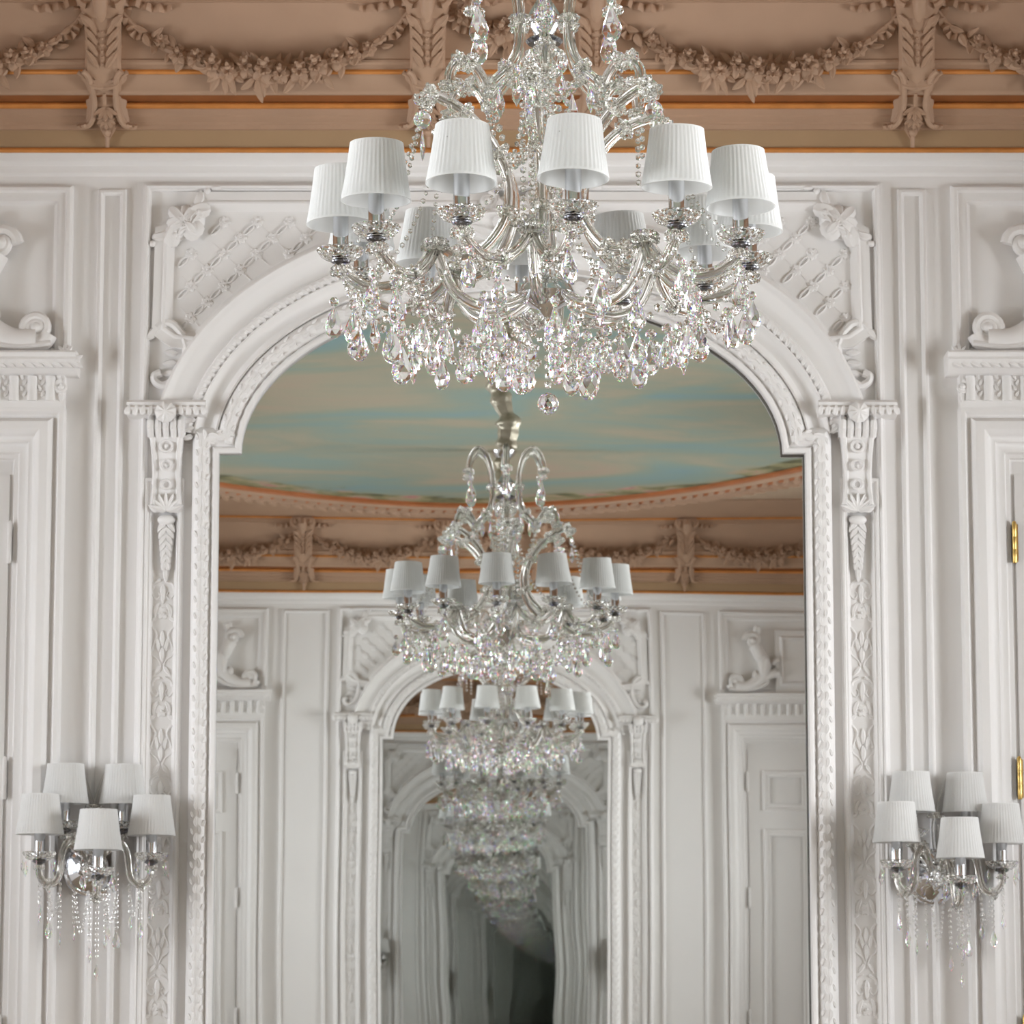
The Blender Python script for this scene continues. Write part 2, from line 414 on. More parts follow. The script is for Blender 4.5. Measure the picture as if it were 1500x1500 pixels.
# ================================================================== WALL WORK
def arch_pts(a, b, vs, n=48, off=0., p0=0., p1=pi):
    out = []
    for i in range(n+1):
        t = p1+(p0-p1)*i/n          # left to right
        x, y = a*cos(t), b*sin(t); nx, ny = cos(t)/a, sin(t)/b; l = hypot(nx, ny)
        out.append((x+nx/l*off, vs+y+ny/l*off))
    return out
def build_mirror(front, cfg):
    W, A, B, VS = cfg['W'], cfg['A'], cfg['B'], cfg['VS']
    where = 'tall arched mirror in white carved frame on the facing wall' if front else 'narrower arched mirror on the opposite wall, seen only as a reflection'
    (x, y, z), rz = wall_at(front, 0, 0)
    t = thing('arched_mirror', where, 'mirror', (x, y, z), rz)
    # silvered sheet, very slightly uneven as old glass is
    nu = 44; v0 = .35; am = cfg['warp']; ty = math.tan(cfg['yaw'])
    def surf(u, v): return am*(sin(u*7.3+v*1.1+.4)*.6+sin(v*5.1+u*1.7)*.8+.5*sin(u*3.1-v*8.3+1.))
    mb = MB()
    for part_v in ([v0+(VS+.004-v0)*i/60 for i in range(61)], [VS+.004+(B-.0005)*sin(pi/2*i/40) for i in range(41)]):
        rows = []
        for i, v in enumerate(part_v):
            h = (W if len(part_v) == 61 else A*sqrt(max(0, 1-((v-VS-.004)/B)**2)))+.003
            rows.append([(h*(2*j/nu-1), -cfg['base']-surf(h*(2*j/nu-1), v)+h*(2*j/nu-1)*ty, v) for j in range(nu+1)])
        mb.grid(rows)
    g = mb.build('mirror_glass', cfg['mat'], t, sharp=0)
    nn = []
    for p in g.data.vertices:
        u, v = p.co.x, p.co.z; e = 1e-3
        fu = -(surf(u+e, v)-surf(u-e, v))/(2*e)+ty; fv = -(surf(u, v+e)-surf(u, v-e))/(2*e)
        nn.append(Vector((fu, -1, fv)).normalized())
    for p in g.data.polygons:
        if p.normal.y > 0: p.flip()
    g.data.normals_split_custom_set_from_vertices(nn)
    ap = arch_pts(A, B, VS)
    path = [(-W, .2), (-W, VS), (-A, VS)]+ap[1:-1]+[(A, VS), (W, VS), (W, .2)]
    mb = MB(); mb.sweep(path, [(-.0022, .0), (-.0022, .0235), (.002, .0235), (.002, 0)]); mb.build('shadow_strip', 'edge', t)  # dark strip standing in for the shadow gap around the glass
    mb = MB(); mb.sweep(path, [(0, 0), (0, .05), (.004, .054), (.014, .054), (.017, .052), (.02, .047), (.024, .040), (.024, 0)]); mb.build('inner_slip', 'white', t)
    prof = [(.02, .04)]+[(.02+.065*q, .034+.026*sin(pi*q)) for q in [i/8 for i in range(9)]]+[(.086, .0)]
    mb = MB(); mb.sweep(path, prof)
    # carved leaves running along the band
    def along(pts, step):
        acc = 0; out = []
        for i in range(len(pts)-1):
            a_, b_ = pts[i], pts[i+1]; l = hypot(b_[0]-a_[0], b_[1]-a_[1])
            while acc <= l:
                q = acc/l if l else 0; out.append((a_[0]+(b_[0]-a_[0])*q, a_[1]+(b_[1]-a_[1])*q, atan2(b_[1]-a_[1], b_[0]-a_[0]))); acc += step
            acc -= l
        return out
    offp = []
    for i in range(len(path)):
        a_, b_, c_ = path[max(i-1, 0)], path[i], path[min(i+1, len(path)-1)]
        def nd(p, q):
            d = (q[0]-p[0], q[1]-p[1]); l = hypot(*d) or 1; return (-d[1]/l, d[0]/l)
        n1 = nd(a_, b_) if i else nd(b_, c_); n2 = nd(b_, c_) if i < len(path)-1 else n1
        q = max(.3, 1+n1[0]*n2[0]+n1[1]*n2[1]); offp.append((b_[0]+(n1[0]+n2[0])/q*.052, b_[1]+(n1[1]+n2[1])/q*.052))
    offp = [p for p in offp]
    for k, (u, v, a_) in enumerate(along(offp, .026)):
        if v < 1.2: continue
        sg = 1 if k % 2 else -1
        mb.leaf((u-sin(a_)*.004*sg, v+cos(a_)*.004*sg, .054), a_+sg*.8, .036, .0085, .012, bend=-sg*1.5)
        mb.leaf((u+sin(a_)*.012*sg, v-cos(a_)*.012*sg, .050), a_-sg*.95, .024, .0062, .010, bend=sg*.9)
    mb.build('carved_leaf_band', 'white', t)
    if not cfg['full']: return t, along
    return t, along

def build_archivolt(front, cfg, along):
    A, B, VS = cfg['A'], cfg['B'], cfg['VS']
    (x, y, z), rz = wall_at(front, 0, VS)
    t = thing('arch_moulding', 'broad white arch moulding with egg band curving over the tall mirror' if front else 'white arch moulding over the narrower mirror on the opposite wall', 'moulding', (x, y, z), rz)
    p0 = .075
    ap = [(p[0], p[1]-VS) for p in arch_pts(A, B, VS, 56, 0, p0, pi-p0)]
    mb = MB()
    mb.sweep(ap, [(.084, .0), (.084, .045), (.09, .046), (.096, .038), (.11, .026), (.128, .026), (.142, .034), (.15, .046), (.154, .05), (.158, .05), (.158, 0)])
    mb.build('cavetto', 'white', t)
    mb = MB()
    mb.sweep(ap, [(.156, 0), (.157, .036), (.165, .046), (.176, .05), (.186, .046), (.192, .034), (.192, 0)])
    off = [(p[0], p[1]-VS) for p in arch_pts(A, B, VS, 160, .174, p0, pi-p0)]
    for k, (u, v, a_) in enumerate(along(off, .027)):
        mb.leaf((u+sin(a_)*.016, v-cos(a_)*.016, .042), a_+pi/2+.35, .032, .0105, .014, bend=.3)
    mb.build('egg_band', 'white', t)
    mb = MB()
    mb.sweep(ap, [(.19, .0), (.19, .034), (.2, .036), (.212, .03), (.235, .034), (.252, .042), (.262, .046), (.268, .056), (.276, .06), (.283, .056), (.286, .044), (.286, .0)])
    mb.build('outer_fillet', 'white', t)
    return t

def build_spandrel(front, cfg, sgn, label):
    A, B, VS, F = cfg['A'], cfg['B'], cfg['VS'], cfg['frame']
    (x, y, z), rz = wall_at(front, 0, 0)
    t = thing('spandrel_panel', label, 'carved panel', (x, y, z), rz, 'carved lattice panels beside the arches')
    e = F-.07; vt = 4.135; ue = .13
    arcp = [p for p in arch_pts(A, B, VS, 80, .292, .0, pi) if p[0] < -ue and p[1] > 3.70 and p[0] > -e+.045]
    out = [(-ue, vt), (-e+.105, vt), (-e+.1, 4.085), (-e+.065, 4.05), (-e+.005, 4.03), (-e, 3.745), (-e+.03, 3.725)]+arcp+[(-ue, arcp[-1][1])]
    def mir(P): return P if sgn < 0 else [(-u, v) for u, v in P][::-1]
    o = mir(out)
    mb = MB()
    pr = [(.012, .0), (.004, .008), (-.004, .018), (-.01, .026), (-.016, .026), (-.022, .021), (-.05, .021), (-.05, 0)]
    mb.sweep(o, pr, True)
    mb.build('panel_border', 'white', t)
    mb = MB(); s = .0535
    def inside(u, v, m):
        uu = -abs(u)
        if uu < -e+m or uu > -ue-m*.5 or v > vt-m or v < 3.72: return False
        if uu < -e+.1+m and v > 4.03-m: return False
        th = ((uu)/(A+.292+m))**2+((v-VS)/(B+.292+m))**2
        return th > 1
    for i in range(-60, 61):
        for j in range(60, 100):
            if (i+j) % 2: continue
            u, v = i*s*.98+.02, j*s*.98-.0
            if (u < 0) != (sgn < 0): continue
            if inside(u, v, .026): mb.flower((u, v, 0), .021, 7, .010, 1, rot=i)
            if inside(u-s/2, v+s/2, .02): mb.tube([(u-s*.3, -.0012, v+s*.3), (u-s*.68, -.0012, v+s*.68)], .0016, 4)
            a_ = atan2(1, 1)
            if inside(u+s/2, v+s/2, .03):
                cu, cv = u+s*.49, v+s*.49
                P = [(cu+.021*cos(q)*cos(a_)-.007*sin(q)*sin(a_), -.003, cv+.021*cos(q)*sin(a_)+.007*sin(q)*cos(a_)) for q in [2*pi*k/12 for k in range(13)]]
                mb.tube(P, .0034, 5)
    mb.tube([(u, -.004, v) for u, v in o]+[(o[0][0], -.004, o[0][1])], .003, 5)
    mb.build('lattice_flower_print', 'white', t)
    # shell spray in the upper outer corner
    mb = MB(); cu, cv = sgn*(e-.05), 4.085
    base = atan2(-1, -sgn)
    mb.shell((cu-sgn*.02, cv-.02, .024), .052, .034, base+pi-1.5, base+pi+1.5, 7)
    for k in range(7):
        a_ = base+pi+(-1.7+3.4*k/6)
        mb.leaf((cu-cos(a_)*.015, cv-sin(a_)*.015, .03), a_, .074+.01*(k % 2), .024, .03, curl=-.022, bend=(.45 if k > 3 else -.45 if k < 3 else 0), blunt=True)
    for sd in (-1, 1):
        a_ = base+sd*1.75
        x1, y1 = cos(a_), sin(a_)
        mb.leaf((cu+x1*.02, cv+y1*.02, .022), a_, .08, .03, .028, curl=-.012, bend=-sd*.9, blunt=True)
        mb.leaf((cu+x1*.05, cv+y1*.05, .02), a_-sd*.3, .07, .018, .02, curl=-.01, bend=sd*1.0, blunt=True)
        mb.volute((cu+x1*.055+cos(base)*.02, cv+y1*.055+sin(base)*.02, 0), .022, .011, 1.2, a_, sd, w=.018)
        mb.ball((cu+x1*.125, -.02, cv+y1*.125), .011, 8, 6)
    mb.leaf((cu, cv, .034), base, .07, .036, .024, curl=-.012, blunt=True)
    mb.leaf((cu+cos(base)*.01, cv+sin(base)*.01, .048), base, .05, .016, .012, curl=-.008)
    mb.build('shell_spray', 'white', t)
    # C scroll in the lower outer corner
    mb = MB(); cu, cv = sgn*(e-.015), 3.64
    P = [(cu+sgn*.05, cv+.1), (cu+sgn*.03, cv+.115), (cu-sgn*.0, cv+.112), (cu-sgn*.035, cv+.07), (cu-sgn*.045, cv+.015), (cu-sgn*.025, cv-.05), (cu+sgn*.02, cv-.085), (cu+sgn*.05, cv-.075), (cu+sgn*.055, cv-.055), (cu+sgn*.035, cv-.045)]
    mb.scroll(P, .014, taper=False, w=.006)
    mb.leaf((cu-sgn*.03, cv+.03, .012), pi/2+sgn*.9, .08, .022, .016, bend=sgn*.6)
    mb.leaf((cu-sgn*.05, cv-.0, .012), (pi if sgn > 0 else 0)+sgn*.2, .07, .016, .014, bend=sgn*.7)
    mb.leaf((cu+sgn*.05, cv+.098, .012), -pi/2+sgn*.7, .05, .016, .016)
    for k in range(4): mb.leaf((cu-sgn*.022+sgn*.012*k*.4, cv+.05-.03*k, .006), (0 if sgn > 0 else pi)+sgn*(.2-.15*k), .045, .012, .01)
    mb.build('corner_scroll', 'white', t)
    return t

def build_keystone(front, cfg):
    (x, y, z), rz = wall_at(front, 0, cfg['VS']+cfg['B']+.2)
    t = thing('keystone_cartouche', 'white carved shell cartouche at the crown of the arch behind the chandelier' if front else 'white carved cartouche at the crown of the arch on the opposite wall', 'cartouche', (x, y, z), rz)
    mb = MB(); mb.shell((0, .07, .03), .07, .05, 0, 2*pi, 10); mb.build('shell', 'white', t)
    mb = MB()
    for s_ in (-1, 1):
        mb.volute((s_*.075, .12, 0), .03, .013, 1.5, pi/2, s_, w=.02)
        mb.scroll([(s_*.06, .10), (s_*.085, .04), (s_*.06, -.03), (s_*.02, -.09)], .016, w=.02)
        mb.leaf((s_*.05, .0, .03), pi/2-s_*1.2, .1, .025, .02, curl=.01)
    mb.leaf((0, .02, .05), -pi/2, .15, .035, .025)
    mb.build('scroll_leaf', 'white', t)

def build_frame_lines(front, cfg, nm0):
    # plain wall mouldings: outer arch frame, narrow recessed strips
    F = cfg['frame']; (x, y, z), rz = wall_at(front, 0, 0)
    def put(o):
        o.location = (x, y, z); o.rotation_euler = (0, 0, rz); return struct(o)
    bead = [(-.011, 0), (-.011, .012), (-.006, .016), (-.004, .026), (.002, .03), (.008, .026), (.01, .014), (.016, .012), (.018, 0)]
    mb = MB(); mb.sweep([(-F, .2), (-F, 4.2), (F, 4.2), (F, .2)], bead); put(mb.build('trim_%d' % nm0, 'white'))
    mb = MB()
    for k in (-.55, -.27, .27, .55, -.95, .95): mb.ball((k, -.02, 4.197), .013, 8, 6, (1.6, 1, .7))
    put(mb.build('trim_%d' % (nm0+1), 'white'))
    n = nm0+2; a, b = cfg['strip']
    pr = [(.006, 0), (.004, .014), (0, .017), (-.006, .017), (-.009, .012), (-.012, .010), (-.015, .004), (-.016, .001)]
    for s_ in (-1, 1):
        u0, u1 = sorted((s_*a, s_*b))
        mb = MB(); mb.sweep([(u0, .3), (u0, 4.19), (u1, 4.19), (u1, .3)], [(-o, w) for o, w in pr] if False else pr, True); put(mb.build('trim_%d' % n, 'white')); n += 1
    return n

def build_pilaster(front, cfg, sgn, label):
    uc = sgn*cfg['pil']; hw = cfg['pilw']; loc, rz = wall_at(front, uc, .2)
    t = thing('pilaster', label, 'pilaster', loc, rz, 'carved pilasters beside the mirrors')
    z0, z1 = .2, 3.25
    mb = MB()
    pr = [(-.004, 0), (-.004, .022), (0, .026), (.006, .026), (.010, .020), (.014, .020), (.018, .014), (.022, .006), (.026, 0)]
    # moulding each side of the sunk panel; profile turns to the inside
    mb.sweep([(-hw, z0), (-hw, z1), (hw, z1), (hw, z0)], [(-o, w) for o, w in pr], True)
    mb.build('panel_border', 'white', t)
    mb = MB(); v = 2.93; k = 0
    sg = 1
    while v > 1.05:
        H = .155
        # motif: facing scrolls, a sprig and a rosette, alternating
        if k % 2 == 0:
            for s_ in (-1, 1):
                mb.scroll([(s_*.008, v), (s_*.028, v-.012), (s_*.036, v-.04), (s_*.022, v-.06), (s_*.01, v-.05), (s_*.016, v-.038)], .0048, n=6)
                mb.leaf((s_*.012, v-.075, 0), -pi/2+s_*.8, .05, .009, .008, bend=-s_*.9)
                mb.leaf((s_*.03, v-.03, 0), pi/2-s_*.4, .04, .008, .007)
            mb.leaf((0, v-.015, 0), -pi/2, .06, .011, .01)
            mb.flower((0, v-.105, 0), .022, 6, .008, 1)
            for s_ in (-1, 1): mb.leaf((s_*.02, v-.12, 0), -pi/2+s_*1.1, .03, .008, .007)
        else:
            for s_ in (-1, 1):
                mb.scroll([(s_*.034, v+.005), (s_*.018, v-.02), (s_*.03, v-.055), (s_*.034, v-.08), (s_*.012, v-.1), (s_*.004, v-.12)], .0045, n=6)
                mb.leaf((s_*.02, v-.03, 0), -pi/2-s_*.5, .045, .009, .008, bend=s_*.5)
                mb.leaf((s_*.028, v-.07, 0), pi/2-s_*.9, .03, .008, .008)
                mb.leaf((s_*.006, v-.12, 0), -pi/2+s_*.6, .035, .008, .008)
            mb.leaf((0, v-.055, 0), pi/2, .05, .01, .009); mb.leaf((0, v-.06, 0), -pi/2, .05, .01, .009)
        v -= H; k += 1
    o = mb.build('arabesque_relief', 'white', t)
    for ch in (o,): ch.location = (0, 0, -.2)
    for ch in [q for q in C.objects if q.parent == t and q != o]: ch.location = (0, 0, -.2)
    return t

def build_console(front, cfg, sgn, label):
    uc = sgn*cfg['con']; loc, rz = wall_at(front, uc, 3.465)
    t = thing('console_bracket', label, 'bracket', loc, rz, 'carved consoles at the spring of the arches')
    # shelf with leaf carving
    mb = MB(); mb.sweep([(-.125, 0), (.125, 0)], [(.03, 0), (.03, .075), (.022, .085), (.012, .082), (.004, .092), (-.006, .088), (-.016, .07), (-.02, .05), (-.02, 0)])
    for s_ in (-1, 1):
        mb.add([(s_*.125, -w, o) for o, w in [(.03, 0), (.03, .075), (.022, .085), (.012, .082), (.004, .092), (-.006, .088), (-.016, .07), (-.02, .05), (-.02, 0)]], [tuple(range(9))], False)
    for k in range(11):
        u = -.115+.023*k
        mb.leaf((u, .012, .082), -pi/2+(u*2.5), .032, .0118, .016, blunt=True)
    mb.build('cap_shelf', 'white', t)
    mb = MB(); mb.shell((0, -.012, .095), .033, .022, 0, 2*pi, 9); mb.build('shell', 'white', t)
    mb = MB()
    for k in range(5):
        u = -.048+.024*k
        mb.tube([(u, -.06, -.02), (u, -.078, -.04), (u, -.08, -.06), (u, -.062, -.085)], [.009, .012, .012, .010], 8)
    mb.box(-.06, .06, -.06, 0, -.085, -.02)
    mb.build('fluted_head', 'white', t)
    # tapering body that leans back to the wall
    mb = MB(); rows = []
    for i in range(13):
        q = i/12; v = -.08-.22*q; hw = .054-.006*sin(pi*q)-.004*q; w = .068-.03*q+.012*sin(pi*q*1.0)*(-1)+.022*max(0, q-.75)*4*.5
        rows.append([(-hw, 0, v), (-hw, -w*.8, v), (-hw+.006, -w, v), (-hw+.014, -w, v), (-hw+.018, -w+.006, v), (hw-.018, -w+.006, v), (hw-.014, -w, v), (hw-.006, -w, v), (hw, -w*.8, v), (hw, 0, v)])
    mb.grid(rows, smooth=False); mb.build('scroll_body', 'white', t)
    mb = MB()
    for k in range(3):
        v = -.115-.06*k; r = .02-.002*k
        P = [(r*cos(q)*.95, -.058+.012*k*.6, v+r*sin(q)*.9) for q in [2*pi*j/14 for j in range(15)]]
        mb.tube(P, .0045, 6)
        mb.ball((0, -.052+.01*k, v), .009, 8, 6)
    mb.build('ring_relief', 'white', t)
    mb = MB()
    for s_ in (-1, 1):
        mb.volute((s_*.034, -.3, 0), .02, .012, 1.3, pi/2, s_, w=.02)
    for k in range(7):
        a_ = pi/2+(-1.3+2.6*k/6); mb.leaf((0, -.318, .03), a_, .058, .011, .018, curl=.012)
    mb.build('foot_volute', 'white', t)
    mb = MB()
    mb.ball((0, -.018, -.345), .024, 10, 8, (1.2, .8, .7))
    for k in range(7):
        v = -.35-.022*k; 
        for s_ in (-1, 1):
            mb.leaf((0, v, .014), -pi/2+s_*(.9-.05*k), .045-.003*k, .011, .013, bend=-s_*.4)
        mb.ball((0, -.014, v), .008, 6, 5)
    mb.leaf((0, -.49, .008), -pi/2, .055, .010, .012)
    mb.build('husk_drop', 'white', t)
    return t

def build_strip_entab(front, cfg, nm):
    # short horizontal mouldings between console shelf and arch foot
    (x, y, z), rz = wall_at(front, 0, 0); n = nm
    for s_ in (-1, 1):
        a, b = sorted((s_*(cfg['W']+.088), s_*(cfg['con']-.05)))
        mb = MB(); mb.sweep([(a, 3.43), (b, 3.43)], [(.014, 0), (.014, .05), (.006, .055), (-.004, .05), (-.01, .036), (-.016, .03), (-.016, 0)])
        o = struct(mb.build('trim_%d' % n, 'white')); o.location = (x, y, z); o.rotation_euler = (0, 0, rz); n += 1
    return n

def build_door(front, cfg, sgn, num, nm, words, brass):
    (x, y, z), rz = wall_at(front, 0, 0)
    uc = sgn*cfg['door']; hw = .63
    def put(o): o.location = (x, y, z); o.rotation_euler = (0, 0, rz); return o
    # overdoor panel
    n = nm
    mb = MB(); mb.sweep([(uc-hw, 3.62), (uc-hw, 4.205), (uc+hw, 4.205), (uc+hw, 3.62)], [(-o, w) for o, w in [(0, 0), (0, .022), (.008, .03), (.018, .03), (.024, .022), (.036, .022), (.044, .016), (.05, .016), (.056, .006), (.062, 0)]], True)
    struct(put(mb.build('trim_%d' % n, 'white'))); n += 1
    # casing
    q = hw-.01
    mb = MB(); mb.sweep([(uc-q, 0), (uc-q, 3.478), (uc+q, 3.478), (uc+q, 0)], [(-o, w) for o, w in [(0, 0), (0, .05), (.004, .056), (.016, .058), (.022, .05), (.026, .042), (.034, .04), (.038, .056), (.05, .07), (.075, .074), (.086, .066), (.092, .052), (.1, .046), (.112, .046), (.118, .034), (.126, .03), (.142, .028), (.148, .016), (.16, .014), (.164, .004), (.17, .002)]])
    struct(put(mb.build('trim_%d' % n, 'white'))); n += 1
    # leaf
    d = hw-.185
    mb = MB(); mb.box(uc-d, uc+d, -.012, 0, .02, 3.265)
    door = struct(put(mb.build('door_%d' % num, 'white')))
    pm = [(0, 0), (0, .018), (.006, .024), (.012, .022), (.018, .014), (.026, .012), (.034, .016), (.04, .014), (.046, .012)]
    mb = MB()
    for v0, v1 in ((2.86, 3.12), (1.35, 2.74), (.2, 1.2)):
        for a, b in ((uc-d+.1, uc-.04), (uc+.04, uc+d-.1)):
            mb.sweep([(a, v0), (a, v1), (b, v1), (b, v0)], [(-o, w+.012) for o, w in pm], True)
    mb.build('panel_border', 'white', door)
    for v in (3.045, 2.3, 1.5):
        mb = MB(); e_ = uc-sgn*(d+.006)
        mb.lathe([(0, -.065), (.006, -.065), (.0075, -.062), (.0075, -.022), (.0068, -.02), (.0075, -.018), (.0075, .018), (.0068, .02), (.0075, .022), (.0075, .062), (.006, .066), (.003, .07), (0, .07)], 12, (e_, -.03, v))
        mb.box(e_, e_+sgn*.012, -.028, -.012, v-.06, v+.06) if sgn > 0 else mb.box(e_-.012, e_, -.028, -.012, v-.06, v+.06)
        h = mb.build('hinge', 'brass' if brass else 'white', door)
        h['label'] = 'polished brass hinge' if brass else 'white painted hinge'
    # lintel and broken pediment
    t = thing('door_pediment', words, 'pediment', wall_at(front, uc, 3.48)[0], rz, 'carved pediments above the doors')
    mb = MB(); lw = hw-.0
    mb.box(-lw+.012, lw-.012, -.055, 0, -.012, .10)
    for k in range(int(2*lw/.058)+1):
        u = -lw+.045+.058*k
        if u > lw-.03: break
        mb.tube([(u, -.056, .016), (u, -.056, .094)], .0155, 10)
        for j in range(4): mb.leaf((u+.029, .03+.018*j, .055), pi/2+(.5 if j % 2 else -.5), .022, .007, .009)
    for s_ in (-1, 1):
        mb.volute((s_*(lw-.02), .06, 0), .022, .01, 1.2, pi/2, s_, w=.05); mb.leaf((s_*(lw-.02), .05, .05), -pi/2, .04, .014, .014)
    mb.build('fluted_frieze', 'white', t)
    mb = MB(); pr = [(-.006, 0), (-.006, .06), (.0, .07), (.006, .082), (.02, .098), (.036, .108), (.046, .104), (.05, .108), (.058, .112), (.064, .108), (.064, 0)]
    mb.sweep([(-lw-.03, .105), (lw+.03, .105)], pr)
    for s_ in (-1, 1): mb.add([(s_*(lw+.03), -w, .105+o) for o, w in pr], [tuple(range(len(pr)))], False)
    k = 0; u = -lw-.02
    while u < lw+.02:
        mb.leaf((u, .135, .096), .45, .045, .011, .014); mb.leaf((u, .135, .094), -.45, .045, .011, .014); u += .03
    mb.build('leaf_cornice', 'white', t)
    for s_ in (-1, 1):
        mb = MB(); b0 = s_*(hw-.105)
        mb.volute((b0, .255, 0), .045, .017, 1.9, -pi/2-.9*s_, -s_, w=.03)
        mb.scroll([(b0+s_*.04, .235), (b0+s_*.02, .208), (b0-s_*.04, .198), (b0-s_*.12, .212), (b0-s_*.18, .255), (b0-s_*.24, .30), (b0-s_*.30, .31)], .027, n=10, taper=False, w=.03)
        mb.scroll([(b0+s_*.05, .20), (b0-s_*.05, .19), (b0-s_*.15, .205), (b0-s_*.22, .25)], .011, w=.06, taper=False)
        mb.leaf((b0+s_*.03, .19, .01), -pi/4 if s_ > 0 else -3*pi/4, .04, .02, .02)
        for j in range(3): mb.leaf((b0+s_*.09, .172, .03), pi/2+(-.7+.7*j), .035, .01, .014)
        mb.leaf((b0-s_*.12, .22, .02), pi/2+s_*.6, .07, .02, .02, bend=s_*.8)
        mb.build('pediment_scroll', 'white', t)
    for s_ in (-1, 1):
        mb = MB(); b0 = s_*(hw-.105)
        mb.scroll([(b0-s_*.0, .215), (b0-s_*.08, .215), (b0-s_*.15, .255), (b0-s_*.195, .32), (b0-s_*.20, .38), (b0-s_*.165, .44), (b0-s_*.135, .50)], .042, n=12, taper=False, w=.02)
        mb.volute((b0-s_*.12, .53, 0), .052, .022, 1.4, 0 if s_ > 0 else pi, s_, w=.03)
        for du, dv, a_, ln in ((.125, .275, 1.75, .06), (.17, .34, 1.5, .065), (.23, .30, 2.4, .06), (.25, .37, 2.2, .06)):
            mb.leaf((b0-s_*du, dv, .055), a_ if s_ > 0 else pi-a_, ln, .02, .024, curl=-.012, bend=s_*.5, blunt=True)
        mb.leaf((b0-s_*.18, .29, .08), pi/2+s_*.15, .13, .03, .022, blunt=True)
        mb.leaf((b0-s_*.15, .57, .03), pi/2+s_*.2, .06, .03, .026, curl=.01, blunt=True)
        mb.build('acanthus_console', 'white', t)
    mb = MB(); mb.box(-.25, .25, -.03, 0, .17, .60); mb.sweep([(-.2, .25), (-.2, .54), (.2, .54), (.2, .25)], [(0, .03), (.0, .04), (.01, .044), (.02, .036), (.024, .03)], True)
    mb.build('tablet', 'white', t)
    return n

# ------------------------------------------------------------------ tan cornice carving
def bracket_mesh_parts(t):
    # local: v = 0 at the tip of the drop (height 4.335), w measured from the wall
    S = [(.03, .006, .036), (.055, .02, .05), (.085, .038, .075), (.11, .045, .095), (.14, .046, .12), (.17, .05, .165), (.195, .056, .19), (.21, .056, .205), (.26, .055, .215), (.31, .056, .222), (.36, .058, .232), (.375, .056, .236)]
    rows = []
    for v, hw, w in S:
        rows.append([(-hw, -.0, v), (-hw, -w+.012, v), (-hw*.86, -w, v), (-hw*.55, -w+.002, v), (0, -w-.006, v), (hw*.55, -w+.002, v), (hw*.86, -w, v), (hw, -w+.012, v), (hw, 0, v)])
    mb = MB(); mb.grid(rows); mb.build('bracket_body', 'tan', t)
    # acanthus on the face
    mb = MB()
    def on(v):
        for (a, _, wa), (b, _, wb) in zip(S, S[1:]):
            if a <= v <= b: return wa+(wb-wa)*(v-a)/(b-a)
        return S[-1][2] if v > .2 else S[0][2]
    for s_ in (-1, 1):
        for k in range(4):
            v = .215+.035*k
            mb.leaf((s_*(.012+.002*k), v, on(v)+.002), pi/2-s_*(.35), .07, .013, .014, curl=.012, bend=-s_*.45)
        mb.leaf((s_*.03, .345, on(.345)), pi/2-s_*.5, .05, .018, .016, curl=.02, bend=-s_*.6)
    mb.leaf((0, .22, on(.22)), pi/2, .14, .012, .016, lift=.012)
    for k in range(6): mb.ball((0, -on(.22+.02*k)-.012, .225+.02*k), .006, 6, 5)
    mb.build('acanthus_leaf', 'tan', t)
    # fan of leaves at the waist, C scrolls at the sides, husk and drop
    mb = MB()
    for k in range(9):
        a_ = pi/2+(-1.5+3.0*k/8); mb.leaf((0, .165, .165), a_, .05, .011, .014, curl=.02)
    for k in range(5):
        a_ = -pi/2+(-1.0+2.0*k/4); mb.leaf((0, .115, .1), a_, .045, .012, .014, curl=.004)
    for k in range(7):
        a_ = -pi/2+(-1.7+3.4*k/6); mb.leaf((0, .082, .078), a_, .034, .01, .014)
    mb.ball((0, -.06, .045), .014, 8, 6); mb.tube([(0, -.05, .04), (0, -.04, .0)], [.008, .006], 8)
    mb.tube([(0, -.15, .15), (0, -.118, .12)], [.006, .004], 6)
    mb.build('husk_drop', 'tan', t)
    for s_ in (-1, 1):
        mb = MB()
        for o, r, dw in ((0, .0095, .0), (.016, .008, -.012)):
            P = cr([(s_*(.062+o), .205), (s_*(.046+o*.6), .19), (s_*(.036+o*.5), .15), (s_*(.036+o*.5), .11), (s_*(.048+o*.8), .075), (s_*(.068+o), .062), (s_*(.074+o), .07)], 5)
            mb.tube([(u, -(on(v)+.01+dw), v) for u, v in P], r, 8)
        # side cheek behind the scroll
        rows = [[(s_*.04, -on(v)+.002, v), (s_*(.062+.012*abs(v-.135)/.07), -on(v)+.03, v), (s_*(.062+.012*abs(v-.135)/.07), -.02, v)] for v in (.07, .09, .12, .15, .18, .2)]
        mb.grid(rows)
        mb.build('side_scroll', 'tan', t)
    # rolled head with its drop
    mb = MB()
    rows = []
    for v, hw, w in ((.37, .05, .236), (.385, .062, .25), (.40, .068, .27), (.43, .07, .285), (.455, .066, .285), (.47, .05, .26), (.475, .04, .23)):
        rows.append([(-hw, -.15, v), (-hw, -w+.02, v), (-hw*.8, -w, v), (0, -w-.01, v), (hw*.8, -w, v), (hw, -w+.02, v), (hw, -.15, v)])
    mb.grid(rows)
    for s_ in (-1, 1): mb.volute((s_*.045, .43, 0), .028, .013, 1.4, -pi/2, s_, w=.27)
    mb.tube([(0, -.285, .44), (0, -.30, .41), (0, -.285, .375), (0, -.262, .355)], [.02, .024, .02, .01], 10)
    mb.build('rolled_head', 'tan', t)
def field_w(v): 
    q = max(0, min(1, (v-4.6)/.15)); return .174+.05*(1-cos(q*pi/2))
